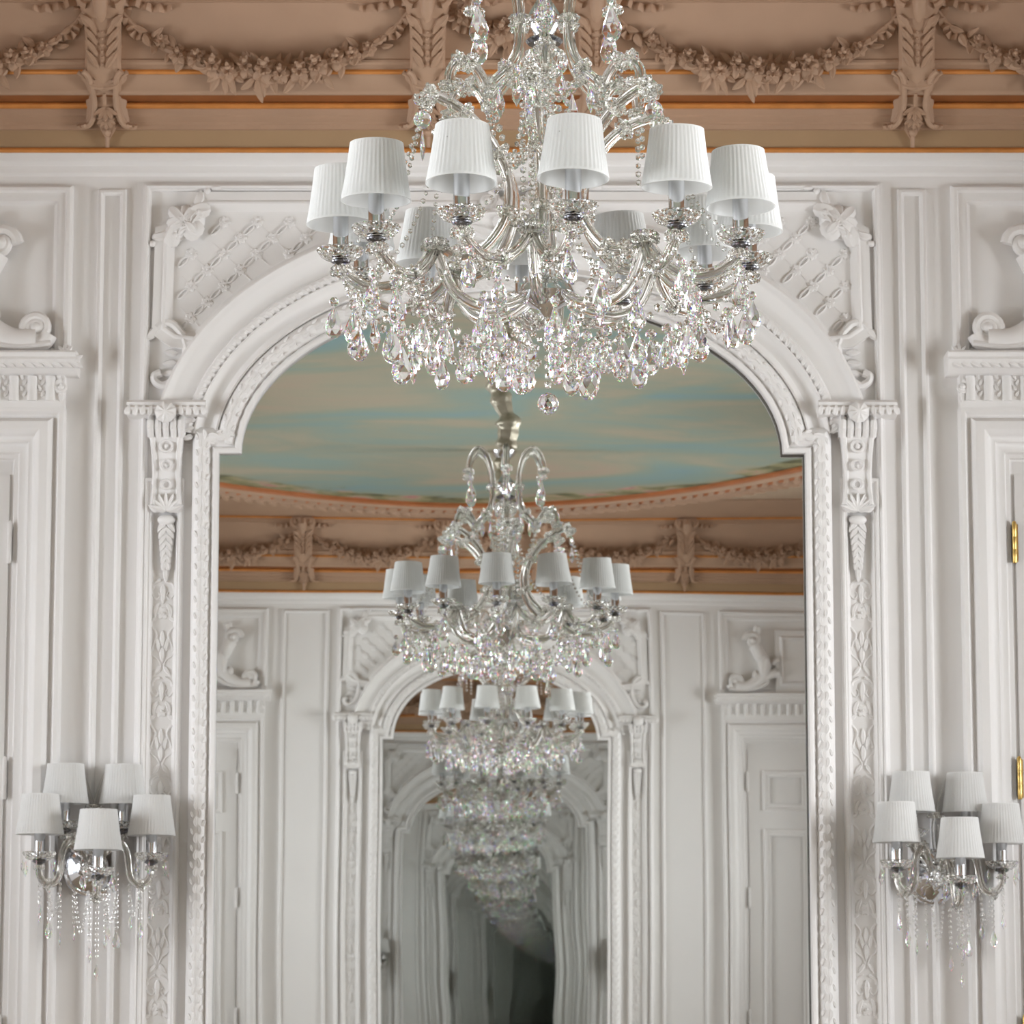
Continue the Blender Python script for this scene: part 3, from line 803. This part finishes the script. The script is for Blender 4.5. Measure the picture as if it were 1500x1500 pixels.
def garland(t, span, dip, seed, n_fl):
    rnd = random.Random(seed); h0 = .155
    # local v = 0 at 4.58 ; centre of the swag at u = 0
    def at(q):
        u = (q-.5)*span; v = h0-(dip)*(1-(2*q-1)**2)**.8; return u, v
    W = lambda v: field_w(4.58+v)
    mb = MB(); P = [at(q/24) for q in range(25)]
    mb.tube([(u, -(W(v)+.008), v) for u, v in P], [.006+.016*sin(pi*i/24) for i in range(25)], 8)
    for i in range(46):
        q = .08+.84*i/45; u, v = at(q); big = .55+.6*sin(pi*q)
        up = rnd.random() < .45
        a_ = (pi/2 if up else -pi/2)+rnd.uniform(-.9, .9)
        mb.leaf((u+rnd.uniform(-.01, .01), v+(0.006 if up else -.008), W(v)+rnd.uniform(.004, .022)), a_, rnd.uniform(.04, .068)*big, .011+.006*big*rnd.random(), .01, lift=.004, curl=rnd.uniform(-.004, .018), bend=rnd.uniform(-.9, .9))
    # drops of leaves under the middle
    for q in (.36, .46, .52, .6, .68):
        u, v = at(q)
        for k in (-.5, .1, .6)[:rnd.choice((1, 2, 3))]: mb.leaf((u+rnd.uniform(-.02, .02), v-.022, W(v)+.014), -pi/2+k+rnd.uniform(-.3, .3), rnd.uniform(.055, .085), .014, .012, curl=-.004, bend=rnd.uniform(-.6, .6))
    mb.build('garland_leaves', 'tan', t)
    for i in range(n_fl):
        q = .14+.72*i/(n_fl-1)+rnd.uniform(-.01, .01); u, v = at(q); r = (.021+.021*sin(pi*q))*rnd.uniform(.85, 1.2)
        mb = MB(); mb.flower((u, v+rnd.uniform(-.014, .014), W(v)+.018), r, rnd.choice((5, 6, 7)), r*.9, rnd.choice((2, 3, 3)), rnd.random()*6)
        mb.build('flower', 'tan', t)
    for s_ in (-1, 1):
        mb = MB(); e_ = s_*span/2
        # ribbon: a wavy strip falling beside the bracket, a second one above
        for pts, ww in (([(e_-s_*.005, .175), (e_-s_*.03, .15), (e_-s_*.02, .12), (e_-s_*.035, .095), (e_-s_*.045, .075), (e_-s_*.075, .065), (e_-s_*.1, .062)], .012), ([(e_, .17), (e_-s_*.05, .168), (e_-s_*.09, .155), (e_-s_*.13, .15), (e_-s_*.17, .152)], .013)):
            Q = cr(pts, 6); rows = []
            for i, (u, v) in enumerate(Q):
                a_ = atan2(Q[min(i+1, len(Q)-1)][1]-Q[max(i-1, 0)][1], Q[min(i+1, len(Q)-1)][0]-Q[max(i-1, 0)][0]); w = W(v)+.014+.009*sin(i*1.15)
                k = ww*(1-.7*max(0, i/len(Q)-.8)*5*.8)
                rows.append([(u-sin(a_)*k*j, -(w+.003*(1-j*j)), v+cos(a_)*k*j) for j in (-1, -.5, 0, .5, 1)])
            mb.grid(rows)
        for k in range(5):
            q = .05+.05*k; u, v = at(q if s_ < 0 else 1-q)
            mb.leaf((u, v, W(v)+.006), (0 if s_ < 0 else pi)+rnd.uniform(-.9, .5)*(-s_), .05, .012, .012, curl=.01)
        mb.build('ribbon', 'tan', t)

# ================================================================== LIGHT FITTINGS
SHADE = {}
def make_shade_meshes():
    # pleated drum: 44 knife pleats, hem bands at both rims; local z = 0 at the lower rim
    rb, rt, h, n = .0735, .0555, .124, 44
    def rowp(z, r, amp, ph=0): return [((r+amp*((j % 4) in (1, 2)))*cos(2*pi*(j+.0)/(4*n)), (r+amp*((j % 4) in (1, 2)))*sin(2*pi*j/(4*n)), z) for j in range(4*n)]
    zs = [0, .006, .0065, .03, .06, .09, h-.0055, h-.005, h]
    def r_at(z): q = z/h; return rb+(rt-rb)*q-.0012*sin(pi*q)
    out = [rowp(z, r_at(z)+(.0012 if (z <= .006 or z >= h-.005) else 0), 0 if (z <= .006 or z >= h-.005) else .0014) for z in zs]
    mb = MB(); mb.grid(out, True)
    inn = [[((r_at(z)-.0016)*cos(2*pi*j/(4*n)), (r_at(z)-.0016)*sin(2*pi*j/(4*n)), z) for j in range(4*n)] for z in (h, h*.5, 0)]
    mb.grid([out[-1], inn[0]], True); mb.grid(inn, True); mb.grid([inn[-1], out[0]], True)
    SHADE['shade'] = mesh_only(mb, 'lamp_shade', 'shade', weld=True, sharp=50)
    # metal spider and fitting inside
    mb = MB()
    for k in range(3): mb.tube([(0, 0, .085), (rt*1.03*cos(k*2*pi/3), rt*1.03*sin(k*2*pi/3), .088)], .001, 5)
    mb.tube([(0, 0, .03), (0, 0, .1)], .0022, 6); mb.ball((0, 0, .034), .004, 6, 5)
    SHADE['spider'] = mesh_only(mb, 'shade_carrier', 'wire')
    # chrome candle tube from the drip pan up into the shade; local z = 0 at its foot
    mb = MB(); mb.lathe([(0, 0), (.017, 0), (.019, .004), (.018, .008), (.0172, .012), (.0172, .108), (.016, .11), (.006, .111), (.005, .118), (0, .118)], 24)
    SHADE['tube'] = mesh_only(mb, 'candle_tube', 'chrome')
    # cut glass drip pan: closed shallow dish with rows of diamond cuts; local z = 0 at its underside
    prof = [(.0, .0), (.018, .0), (.03, .002), (.041, .008), (.047, .016), (.051, .024), (.049, .028), (.043, .022), (.036, .0155), (.026, .010), (.016, .0075), (0, .0075)]
    def mod(i, j): return 1+(.035 if (i+j) % 2 else -.035)*(1 if 1 < i < 9 else 0)
    mb = MB(); mb.lathe(prof, 28, mod=mod, smooth=False); SHADE['pan'] = mesh_only(mb, 'drip_pan', 'cut', sharp=0, weld=True)
    mb = MB(); mb.lathe([(0, -.012), (.008, -.011), (.014, -.006), (.021, -.002), (.022, .001), (.018, .002), (0, .002)], 16); SHADE['cup'] = mesh_only(mb, 'pan_cup', 'darkmetal')
    # crystals (flat facets)
    def facet(name, rings, n, flat, tip):
        mb = MB(); rows = []
        for i, (r, z) in enumerate(rings): rows.append([(r*cos(2*pi*(j+.5*(i % 2))/n), r*flat*sin(2*pi*(j+.5*(i % 2))/n), z) for j in range(n)])
        o = 0; vs = [p for r in rows for p in r]; fs = []
        for i in range(len(rows)-1):
            for j in range(n):
                k = (j+1) % n; a, b, c, d = i*n+j, i*n+k, (i+1)*n+k, (i+1)*n+j
                if i % 2: fs += [(a, b, c), (a, c, d)]
                else: fs += [(a, b, d), (b, c, d)]
        fs.append(tuple(range(n))); fs.append(tuple((len(rows)-1)*n+j for j in range(n)))
        mb.add(vs, fs, False); SHADE[name] = mesh_only(mb, tip, 'crystal', sharp=0)
    facet('pear', [(.003, 0), (.0188, -.036), (.0212, -.05), (.0165, -.064), (.007, -.0725)], 7, .38, 'crystal_drop')
    facet('almond', [(.002, 0), (.0125, -.036), (.0105, -.05), (.001, -.068)], 6, .42, 'crystal_drop')
    facet('octagon', [(.005, .0), (.0115, -.0075), (.0115, -.0135), (.005, -.021)], 8, .55, 'octagon_bead')
    facet('big_octagon', [(.007, .0), (.017, -.008), (.0205, -.02), (.017, -.032), (.007, -.04)], 8, .5, 'octagon_crystal')
    facet('ball', [(.004, .024), (.014, .0195), (.021, .0115), (.024, 0), (.021, -.0115), (.014, -.0195), (.004, -.024)], 12, 1, 'crystal_ball')
def beads(mb, P, step, r, jitter=.12):
    acc = 0
    for i in range(len(P)-1):
        a, b = Vector(P[i]), Vector(P[i+1]); l = (b-a).length
        while acc <= l:
            p = a+(b-a)*(acc/l if l else 0); q = r*random.uniform(1-jitter, 1+jitter)
            # faceted bead
            n = 6; vs = [p+Vector((0, 0, q))]
            for z, rr in ((.5, .82), (-.5, .82)): vs += [p+Vector((q*rr*cos(2*pi*j/n+(.5 if z < 0 else 0)), q*rr*sin(2*pi*j/n+(.5 if z < 0 else 0)), q*z)) for j in range(n)]
            vs.append(p-Vector((0, 0, q)))
            fs = []
            for j in range(n):
                k = (j+1) % n; fs += [(0, 1+j, 1+k), (1+j, 1+n+j, 1+k), (1+k, 1+n+j, 1+n+k), (1+2*n, 1+n+k, 1+n+j)]
            mb.add(vs, fs, False); acc += step
        acc -= l
def collar(parent, pos, axis, R=.024):
    if 'collar' not in SHADE:
        n = 8; pr = [(.010, -.010), (.017, -.012), (.024, -.008), (.0245, -.003), (.02, .001), (.022, .005), (.017, .011), (.010, .011)]
        mb = MB(); mb.lathe(pr, 2*n, mod=lambda i, j: (1.1 if (j+i//4) % 2 else .84) if 0 < i < 7 else 1, smooth=False)
        mb.grid([[(.010*cos(2*pi*j/16), .010*sin(2*pi*j/16), z) for j in range(16)] for z in (-.010, .011)], True)
        SHADE['collar'] = mesh_only(mb, 'glass_collar', 'cut', sharp=0, weld=True)
    o = part(SHADE['collar'], 'glass_collar', parent, pos, scale=R/.0245)
    o.rotation_mode = 'QUATERNION'; o.rotation_quaternion = Vector((0, 0, 1)).rotation_difference(Vector(axis))
    return o
def rz_pt(r, z, a): return (r*sin(a), -r*cos(a), z)
def glass_arm(mb, P, r, rod=None, n=14):
    mb.tube(P, r, n, flute=1, amp=.07)
    if rod is not None: rod.tube(P, r*.26, 6)
def candle(parent, pos, tilt=(0, 0, 0)):
    part(SHADE['cup'], 'pan_cup', parent, pos)
    part(SHADE['pan'], 'drip_pan', parent, (pos[0], pos[1], pos[2]+.001))
    part(SHADE['tube'], 'candle_tube', parent, (pos[0], pos[1], pos[2]+.010))
    s_ = part(SHADE['shade'], 'lamp_shade', parent, (pos[0], pos[1], pos[2]+.082), tilt)
    part(SHADE['spider'], 'shade_carrier', parent, (pos[0], pos[1], pos[2]+.082))

def make_chandelier(label, loc, rotz):
    t = thing('chandelier', label, 'chandelier', loc, rotz, 'crystal chandeliers with white pleated shades')
    rnd = random.Random(3)
    R = .45
    node_a = [radians(-7+60*k) for k in range(6)]
    # centre: chain in its silk sleeve, baluster, hub
    top = CEIL-loc[2]
    mb = MB(); P = []; rr = []
    k = 110
    for i in range(k+1):
        q = i/k; z = .70+(top-.05-.70)*q
        P.append((.032*sin(q*11+1.2)*(1-q*.5)*min(1, q*6), .012*sin(q*9), z)); rr.append((.031+.014*abs(sin(q*17))+.006*sin(q*67)+.004*sin(q*113))*(.5 if i in (0, k) else 1))
    mb.tube(P, rr, 12, flute=1, amp=.08); mb.build('chain_sleeve', 'silk', t, sharp=60)
    mb = MB(); mb.lathe([(0, top-.07), (.03, top-.065), (.06, top-.03), (.075, top-.005), (.075, top), (0, top)], 24); mb.build('ceiling_cup', 'chrome', t)
    mb = MB(); mb.lathe([(0, .60), (.012, .60), (.02, .585), (.034, .56), (.03, .53), (.018, .515), (.026, .51), (.03, .505), (.012, .5), (0, .5)], 20, mod=lambda i, j: 1.05 if j % 2 else .95); mb.build('chrome_vase', 'chrome', t)
    mb = MB(); mb.lathe([(0, .505), (.036, .505), (.042, .5), (.036, .493), (0, .493)], 24); mb.build('dark_collar', 'darkmetal', t)
    mb = MB(); mb.lathe([(0, .49), (.022, .488), (.042, .475), (.05, .455), (.045, .435), (.03, .42), (.016, .41), (.013, .39), (.017, .375), (.011, .35), (.015, .32), (.010, .30), (.009, .2), (.013, .18), (.009, .16), (.009, .02), (.02, 0), (.03, -.02), (.02, -.03), (0, -.03)], 20, mod=lambda i, j: 1+(.05 if (i+j) % 2 else -.05), smooth=False); mb.build('cut_glass_baluster', 'cut', t, sharp=0)
    mb = MB(); mb.lathe([(0, -.035), (.03, -.035), (.055, -.05), (.062, -.068), (.05, -.09), (.02, -.105), (.008, -.12), (0, -.125)], 28); mb.build('chrome_hub', 'chrome', t)
    mb = MB(); beads(mb, [(0, 0, -.13), (0, 0, -.28)], .02, .0095); mb.build('bead_drop', 'cut', t, sharp=0)
    mb = MB(); mb.tube([(0, 0, -.03), (0, 0, .7)], .0035, 8); mb.build('centre_rod', 'chrome', t)
    # upper S arms and lower C arms
    up = [(.178, .595), (.165, .655), (.13, .692), (.092, .668), (.07, .61), (.062, .54), (.068, .47), (.095, .425), (.125, .395), (.145, .378), (.165, .405), (.188, .427), (.215, .425), (.236, .40), (.24, .365)]
    lo = [(.285, .335), (.27, .352), (.23, .34), (.19, .318), (.15, .283), (.115, .235), (.09, .175), (.092, .105), (.12, .05), (.165, .008), (.215, .0), (.255, .018)]
    for a in node_a:
        mb, rod = MB(), MB(); P = [rz_pt(r, z, a+.12) for r, z in cr(up, 6)]; glass_arm(mb, P, .0118, rod)
        o = mb.build('crown_arm', 'glass', t); rod.build('inner_rod', 'wire', o)
        for i in (0, 5, 7, 9, 11, 12, 14):
            p = rz_pt(*up[i], a+.12); q = rz_pt(*up[max(i-1, 0)], a+.12); q2 = rz_pt(*up[min(i+1, 14)], a+.12); collar(o, p, Vector(q2)-Vector(q), .024)
        mb, rod = MB(), MB(); P = [rz_pt(r, z, a) for r, z in cr(lo, 6)]; glass_arm(mb, P, .0124, rod)
        o = mb.build('scroll_arm', 'glass', t); rod.build('inner_rod', 'wire', o)
        for i in (0, 1, 3, 5, 7, 9, 10):
            p = rz_pt(*lo[i], a); q = rz_pt(*lo[max(i-1, 0)], a); q2 = rz_pt(*lo[min(i+1, 11)], a); collar(o, p, Vector(q2)-Vector(q), .025)
        # hub arm out to the fork
        mb, rod = MB(), MB(); P = [rz_pt(r, z, a) for r, z in cr([(.045, -.075), (.1, -.1), (.17, -.105), (.225, -.07), (.26, .012)], 6)]; glass_arm(mb, P, .0124, rod)
        o = mb.build('hub_arm', 'glass', t); rod.build('inner_rod', 'wire', o)
    # twelve candle arms, two from each fork
    for k in range(12):
        a = radians(-82-1.5+30*k); na = node_a[0]
        na = min(node_a, key=lambda q: abs(((q-a+pi) % (2*pi))-pi)); d = ((a-na+pi) % (2*pi))-pi
        def pt(r, z, q): return rz_pt(r, z, na+d*q)
        P = cr([pt(.26, .018, 0), pt(.29, -.03, .3), pt(.335, -.062, .62), pt(.39, -.062, .85), pt(.435, -.035, .97), pt(.45, -.012, 1)], 6)
        mb, rod = MB(), MB(); glass_arm(mb, P, .0124, rod)
        arm = mb.build('candle_arm', 'glass', t); rod.build('inner_rod', 'wire', arm)
        collar(arm, pt(.262, .02, .05), (0, 0, 1), .03); collar(arm, pt(.335, -.062, .62), Vector(P[14])-Vector(P[11]), .023); collar(arm, pt(.447, -.024, 1), (0, 0, 1), .026)
        candle(arm, rz_pt(R, -.004, a), (radians(rnd.uniform(-3, 3)), radians(rnd.uniform(-3, 3)), rnd.random()))
    # pendants
    def drop(kind, r, a, z, s=1., bead=True, lean=0.):
        p = rz_pt(r, z, a); rot = (rnd.uniform(-.06, .06), rnd.uniform(-.06, .06), rnd.uniform(-.85, .85))
        o = part(SHADE[kind], 'crystal_drop', t, p, rot, s)
        if bead: part(SHADE['octagon'], 'octagon_bead', o, (0, 0, .0235), (0, 0, rnd.uniform(-.8, .8)), 1)
    drops = 0
    for (n, r, zt, s, kind, ph) in ((12, .455, -.085, 1., 'pear', -83.5), (12, .43, -.12, 1.02, 'pear', -74), (10, .385, -.14, 1.02, 'almond', -91), (13, .335, -.15, 1.1, 'pear', 4), (10, .25, -.168, 1.12, 'pear', 12), (7, .165, -.18, 1.08, 'pear', 3), (5, .08, -.19, 1.1, 'pear', 20)):
        for k in range(n):
            drop(kind, r+rnd.uniform(-.012, .012), radians(ph+360*k/n+rnd.uniform(-3, 3)), zt+rnd.uniform(-.022, .02), s*rnd.uniform(.9, 1.06)); drops += 1
    for k, a in enumerate(node_a):
        drop('pear', .168, a+.12, .555, 1.15)
        drop('almond', .10, a+.5, .40, 1.0)
    for k, a in enumerate(node_a):
        o = part(SHADE['big_octagon'], 'octagon_crystal', t, rz_pt(.29, .315, a), (0, 0, rnd.random()*3), 1)
        o2 = part(SHADE['almond'], 'crystal_drop', o, (0, 0, -.045), (0, 0, 1), 1)
    for k in range(6):
        part(SHADE['pear'], 'crystal_drop', t, rz_pt(.243, .33, node_a[k]+.12), (0, 0, rnd.random()*3), .9) if False else None
    part(SHADE['ball'], 'crystal_ball', t, (0, 0, -.312))
    # bead strings
    for k in range(12):
        a = radians(-83.5+30*k); na = min(node_a, key=lambda q: abs(((q-a+pi) % (2*pi))-pi)); d = ((a-na+pi) % (2*pi))-pi
        mb = MB(); A0, A1 = (.285, .325), (.45, .025)
        P = [rz_pt(A0[0]+(A1[0]-A0[0])*q, A0[1]+(A1[1]-A0[1])*q-.085*sin(pi*q), na+d*q) for q in [i/20 for i in range(21)]]
        beads(mb, P, .0185, .0062); mb.build('bead_string', 'cut', t, sharp=0)
        mb = MB(); a2 = a+radians(30)
        P = [rz_pt(.44-.03*sin(pi*q), -.05-.075*sin(pi*q), a+(a2-a)*q) for q in [i/16 for i in range(17)]]
        beads(mb, P, .019, .0078); mb.build('bead_swag', 'cut', t, sharp=0)
        mb = MB()
        P = [rz_pt(.44-.36*q, -.075-.13*q-.05*sin(pi*q), a+.12) for q in [i/16 for i in range(17)]]
        beads(mb, P, .026, .0095); mb.build('basket_string', 'cut', t, sharp=0)
    for a in node_a:
        mb = MB(); P = [rz_pt(.24, .36-.16*q, a+.12) for q in (0, .5, 1)]; beads(mb, P, .019, .0075); mb.build('bead_drop', 'cut', t, sharp=0)
        mb = MB(); P = [rz_pt(.145-.1*q, .37-.13*sin(pi*q*.9)-.05*q, a+.12+.4*q) for q in [i/12 for i in range(13)]]; beads(mb, P, .022, .0095); mb.build('bead_swag', 'cut', t, sharp=0)
        mb = MB(); P = [rz_pt(.05, .40-.32*q, a+.5) for q in (0, .5, 1)]; beads(mb, P, .021, .009); mb.build('bead_drop', 'cut', t, sharp=0)
    return t

def make_sconce(label, loc, rotz):
    t = thing('wall_sconce', label, 'wall lamp', loc, rotz, 'five-light crystal wall sconces')
    rnd = random.Random(11)
    # round chrome back plate (axis out of the wall)
    mb = MB(); mb.lathe([(0, 0), (.086, 0), (.09, .006), (.086, .013), (.078, .016), (.074, .012), (.066, .018), (.05, .03), (.03, .04), (.022, .055), (.026, .066), (.016, .078), (0, .082)], 36, (0, 0, 0), axis=(0, -1, 0)); mb.build('back_plate', 'chrome', t)
    def W(p): return (p[0], -p[1], p[2])     # (u, out, v)
    A = [
        ([(-.02, .05, .0), (-.035, .075, .05), (-.066, .10, .088), (-.098, .125, .05), (-.11, .14, -.03), (-.14, .15, -.055), (-.168, .155, -.03), (-.172, .155, .01)], 1),
        ([(.02, .05, .0), (.035, .075, .05), (.066, .10, .088), (.098, .125, .05), (.11, .14, -.03), (.14, .15, -.055), (.168, .155, -.03), (.172, .155, .01)], 1),
        ([(0, .06, .0), (0, .1, .045), (0, .14, .05), (0, .175, -.0), (0, .19, -.07), (0, .215, -.095), (0, .24, -.075), (0, .245, -.04)], 1),
        ([(-.015, .05, .02), (-.03, .055, .04), (-.06, .06, .065), (-.085, .065, .085), (-.09, .07, .11)], 0),
        ([(.015, .05, .02), (.03, .055, .04), (.06, .06, .065), (.085, .065, .085), (.09, .07, .11)], 0),
    ]
    for pts, big in A:
        mb, rod = MB(), MB(); P = cr([W(p) for p in pts], 6); glass_arm(mb, P, .0105, rod)
        arm = mb.build('candle_arm', 'glass', t); rod.build('inner_rod', 'wire', arm)
        e = Vector(P[-1])
        collar(arm, e-Vector((0, 0, .012)), (0, 0, 1), .018)
        if big: collar(arm, P[-12], Vector(P[-11])-Vector(P[-13]), .02); collar(arm, P[12], Vector(P[13])-Vector(P[11]), .02)
        candle(arm, tuple(e+Vector((0, 0, .006))), (0, 0, rnd.random()))
        # prisms on the pan
        for k in range(6):
            if not big: break
            a = 2*pi*k/6+.3; q = e+Vector((.053*cos(a), .053*sin(a), .022))
            o = part(SHADE['almond'], 'crystal_drop', t, q-Vector((0, 0, .012)), (0, 0, a), .55 if k % 2 else .75)
    # forked glass spray on top
    for s_ in (-1, 1):
        mb = MB(); mb.tube(cr([W((0, .045, .03)), W((s_*.008, .04, .14)), W((s_*.004, .04, .2)), W((s_*.02, .045, .26)), W((s_*.036, .05, .305))], 6), [.005]*13+[.005-.0003*i for i in range(12)], 10, flute=1, amp=.08)
        o = mb.build('glass_spray', 'glass', t); collar(o, W((s_*.006, .04, .19)), (0, 0, 1), .02)
    collar(t, W((0, .08, .0)), (0, -1, 0), .045); collar(t, W((0, .10, .0)), (0, -1, 0), .03)
    # strings of beads ending in drops
    S = [(-.17, .155, -.01, .10, 'pear'), (-.14, .15, -.06, .10, 'pear'), (-.105, .13, -.02, .17, 'almond'), (-.06, .10, -.07, .1, 'almond'), (-.02, .2, -.11, .13, 'almond'), (.0, .24, -.06, .23, 'almond'), (.03, .18, -.1, .1, 'almond'), (.07, .12, -.02, .17, 'pear'),
         (.11, .13, -.02, .12, 'almond'), (.14, .15, -.06, .1, 'pear'), (.172, .155, -.01, .1, 'almond'), (.045, .1, -.05, .12, 'almond')]
    for (u, w, v, ln, kind) in S:
        mb = MB(); beads(mb, [W((u, w, v)), W((u+.002, w, v-ln))], .0165, .0058); o = mb.build('bead_string', 'cut', t, sharp=0)
        part(SHADE[kind], 'crystal_drop', o, W((u+.002, w, v-ln-.008)), (0, 0, rnd.random()*3), .7)
    for (u0, u1, w, v, sag) in ((-.14, -.105, .14, -.06, .09), (.105, .14, .14, -.06, .09), (-.06, -.02, .15, -.08, .12), (.03, .07, .15, -.07, .1)):
        mb = MB(); P = [W((u0+(u1-u0)*q, w, v-sag*sin(pi*q))) for q in [i/14 for i in range(15)]]; beads(mb, P, .015, .0055); mb.build('bead_swag', 'cut', t, sharp=0)
    return t

# ================================================================== ASSEMBLE
LIGHT_L, LIGHT_R = 180, 232
M['fresco'] = fresco_mat('painted_sky', 3.0, 5.37)
FRONT = dict(W=.928, A=.858, B=.505, VS=3.328, frame=1.17, strip=(1.245, 1.325), pil=1.103, pilw=.058, con=1.095, door=2.04, yaw=.0142, warp=.00008, base=.018, mat='mirror', full=True)
BACK = dict(W=.745, A=.674, B=.46, VS=3.328, frame=1.03, strip=(1.11, 1.40), pil=.94, pilw=.058, con=.94, door=2.13, yaw=.021, warp=.00014, base=.034, mat='mirror2', full=False)
build_shell()
num, nm = 1, 10
for front, cfg in ((True, FRONT), (False, BACK)):
    opp = '' if front else ' on the opposite wall, reflected in the mirror'
    m, along = build_mirror(front, cfg)
    build_archivolt(front, cfg, along)
    build_keystone(front, cfg)
    nm = build_frame_lines(front, cfg, nm); nm = build_strip_entab(front, cfg, nm)
    for sgn in (-1, 1):
        side = 'left' if (sgn < 0) == front or not front and sgn > 0 else 'right'
        side = ('left' if sgn < 0 else 'right') if front else ('right' if sgn < 0 else 'left')
        if front:
            lab = {'spandrel': 'white carved lattice panel with shell corner, to the %s above the arch' % side,
                   'pil': 'white pilaster with carved arabesque along the %s edge of the tall mirror' % side,
                   'con': 'white carved console with shell, to the %s of the arched mirror head' % side,
                   'ped': 'white scrolled pediment with fluted frieze over the %s door' % side}
        else:
            lab = {k: v % side for k, v in {'spandrel': 'white lattice panel %s of the arch on the opposite wall, reflected in the mirror',
                   'pil': 'white carved pilaster %s of the narrower mirror on the opposite wall',
                   'con': 'white console %s of the narrower mirror on the opposite wall',
                   'ped': 'white scrolled door pediment on the opposite wall, %s in the reflection'}.items()}
        build_spandrel(front, cfg, sgn, lab['spandrel']); build_pilaster(front, cfg, sgn, lab['pil']); build_console(front, cfg, sgn, lab['con'])
        nm = build_door(front, cfg, sgn, num, nm, lab['ped'], front and sgn > 0); num += 1

# tan brackets and garlands on the cornice
BX = [-1.30, -.268, .268, 1.287]
blab = ['left of the chandelier above the left pilaster', 'partly hidden left of the chandelier stem', 'behind the chandelier right of its stem', 'right of the chandelier above the right strip panel']
b0 = None
for u, w in zip(BX, ('tan carved cornice bracket on the left, clear of the chandelier', 'tan cornice bracket just left of the chandelier stem', 'tan cornice bracket behind the chandelier, right of its stem', 'tan carved cornice bracket on the right, clear of the chandelier')):
    if b0 is None:
        b0 = thing('cornice_bracket', w, 'bracket', (u, 0, 4.325), 0, 'tan brackets on the cornice'); bracket_mesh_parts(b0)
    else: dup(b0, w, None, (u, 0, 4.325))
for u, w in zip((1.27, .32, -.32, -1.27), ('left outer', 'left inner', 'right inner', 'right outer')):
    dup(b0, 'tan cornice bracket of the opposite wall, %s one in the reflection' % w, None, (u+XB, -L, 4.325), pi)
g0 = thing('flower_garland', 'tan plaster flower swag on the cornice left of the chandelier', 'garland', (-.784, 0, 4.58), 0, 'flower garlands on the cornice'); garland(g0, .93, .20, 5, 13)
dup(g0, 'tan plaster flower swag on the cornice right of the chandelier', None, (.777, 0, 4.58))
dup(g0, 'tan flower swag cut off at the left edge over the door', None, (-1.815, 0, 4.58))
dup(g0, 'tan flower swag cut off at the right edge over the door', None, (1.81, 0, 4.58))
for u, w in ((.795, 'left of centre'), (-.795, 'right of centre'), (1.745, 'far left'), (-1.745, 'far right')):
    dup(g0, 'tan flower swag of the opposite cornice, %s in the reflection' % w, None, (u+XB, -L, 4.58), pi)
g1 = thing('flower_garland', 'short tan flower swag on the cornice behind the chandelier stem', 'garland', (0, 0, 4.60), 0, 'flower garlands on the cornice'); garland(g1, .43, .1, 9, 6)
dup(g1, 'short tan flower swag at the middle of the opposite cornice', None, (XB, -L, 4.60), pi)

make_shade_meshes()
ch = make_chandelier('large crystal chandelier with twelve white pleated shades before the mirror', (.0756, -3.398, 3.203), 0)
ch.rotation_euler = (0, radians(-.5), 0)
dup(ch, 'second crystal chandelier nearer the viewer, seen only as a smaller reflection', None, (.218, -9.22, 3.203), radians(7.5))
s1 = make_sconce('crystal wall sconce with five white shades left of the mirror', (-1.317, 0, 2.02), radians(12))
dup(s1, 'crystal wall sconce with five white shades right of the mirror', None, (1.312, 0, 1.995), radians(14))

# ================================================================== WORLD, CAMERA
w = bpy.data.worlds.new('overcast_sky'); sc.world = w; w.use_nodes = True
bg = w.node_tree.nodes['Background']; bg.inputs[0].default_value = (.86, .92, 1, 1); bg.inputs[1].default_value = 1.5
cam = bpy.data.cameras.new('camera'); co = bpy.data.objects.new('camera', cam); C.objects.link(co)
co.location = (0, CAM_Y, CAM_Z); co.rotation_euler = (pi/2+PITCH, 0, 0)
cam.sensor_width = 36; cam.lens = 36*FPX/1500; cam.clip_end = 200
cam.dof.use_dof = True; cam.dof.focus_distance = 7.25; cam.dof.aperture_fstop = 15
sc.camera = co
sc.view_settings.view_transform = 'Standard'; sc.view_settings.look = 'None'
sc.view_settings.gamma = 1; sc.view_settings.use_curve_mapping = False
sc.view_settings.exposure = .9
cy = sc.cycles
cy.use_denoising = True
cy.max_bounces = 22; cy.diffuse_bounces = 5; cy.glossy_bounces = 16; cy.transmission_bounces = 14; cy.transparent_max_bounces = 16
cy.caustics_reflective = False; cy.caustics_refractive = False
cy.sample_clamp_indirect = 8
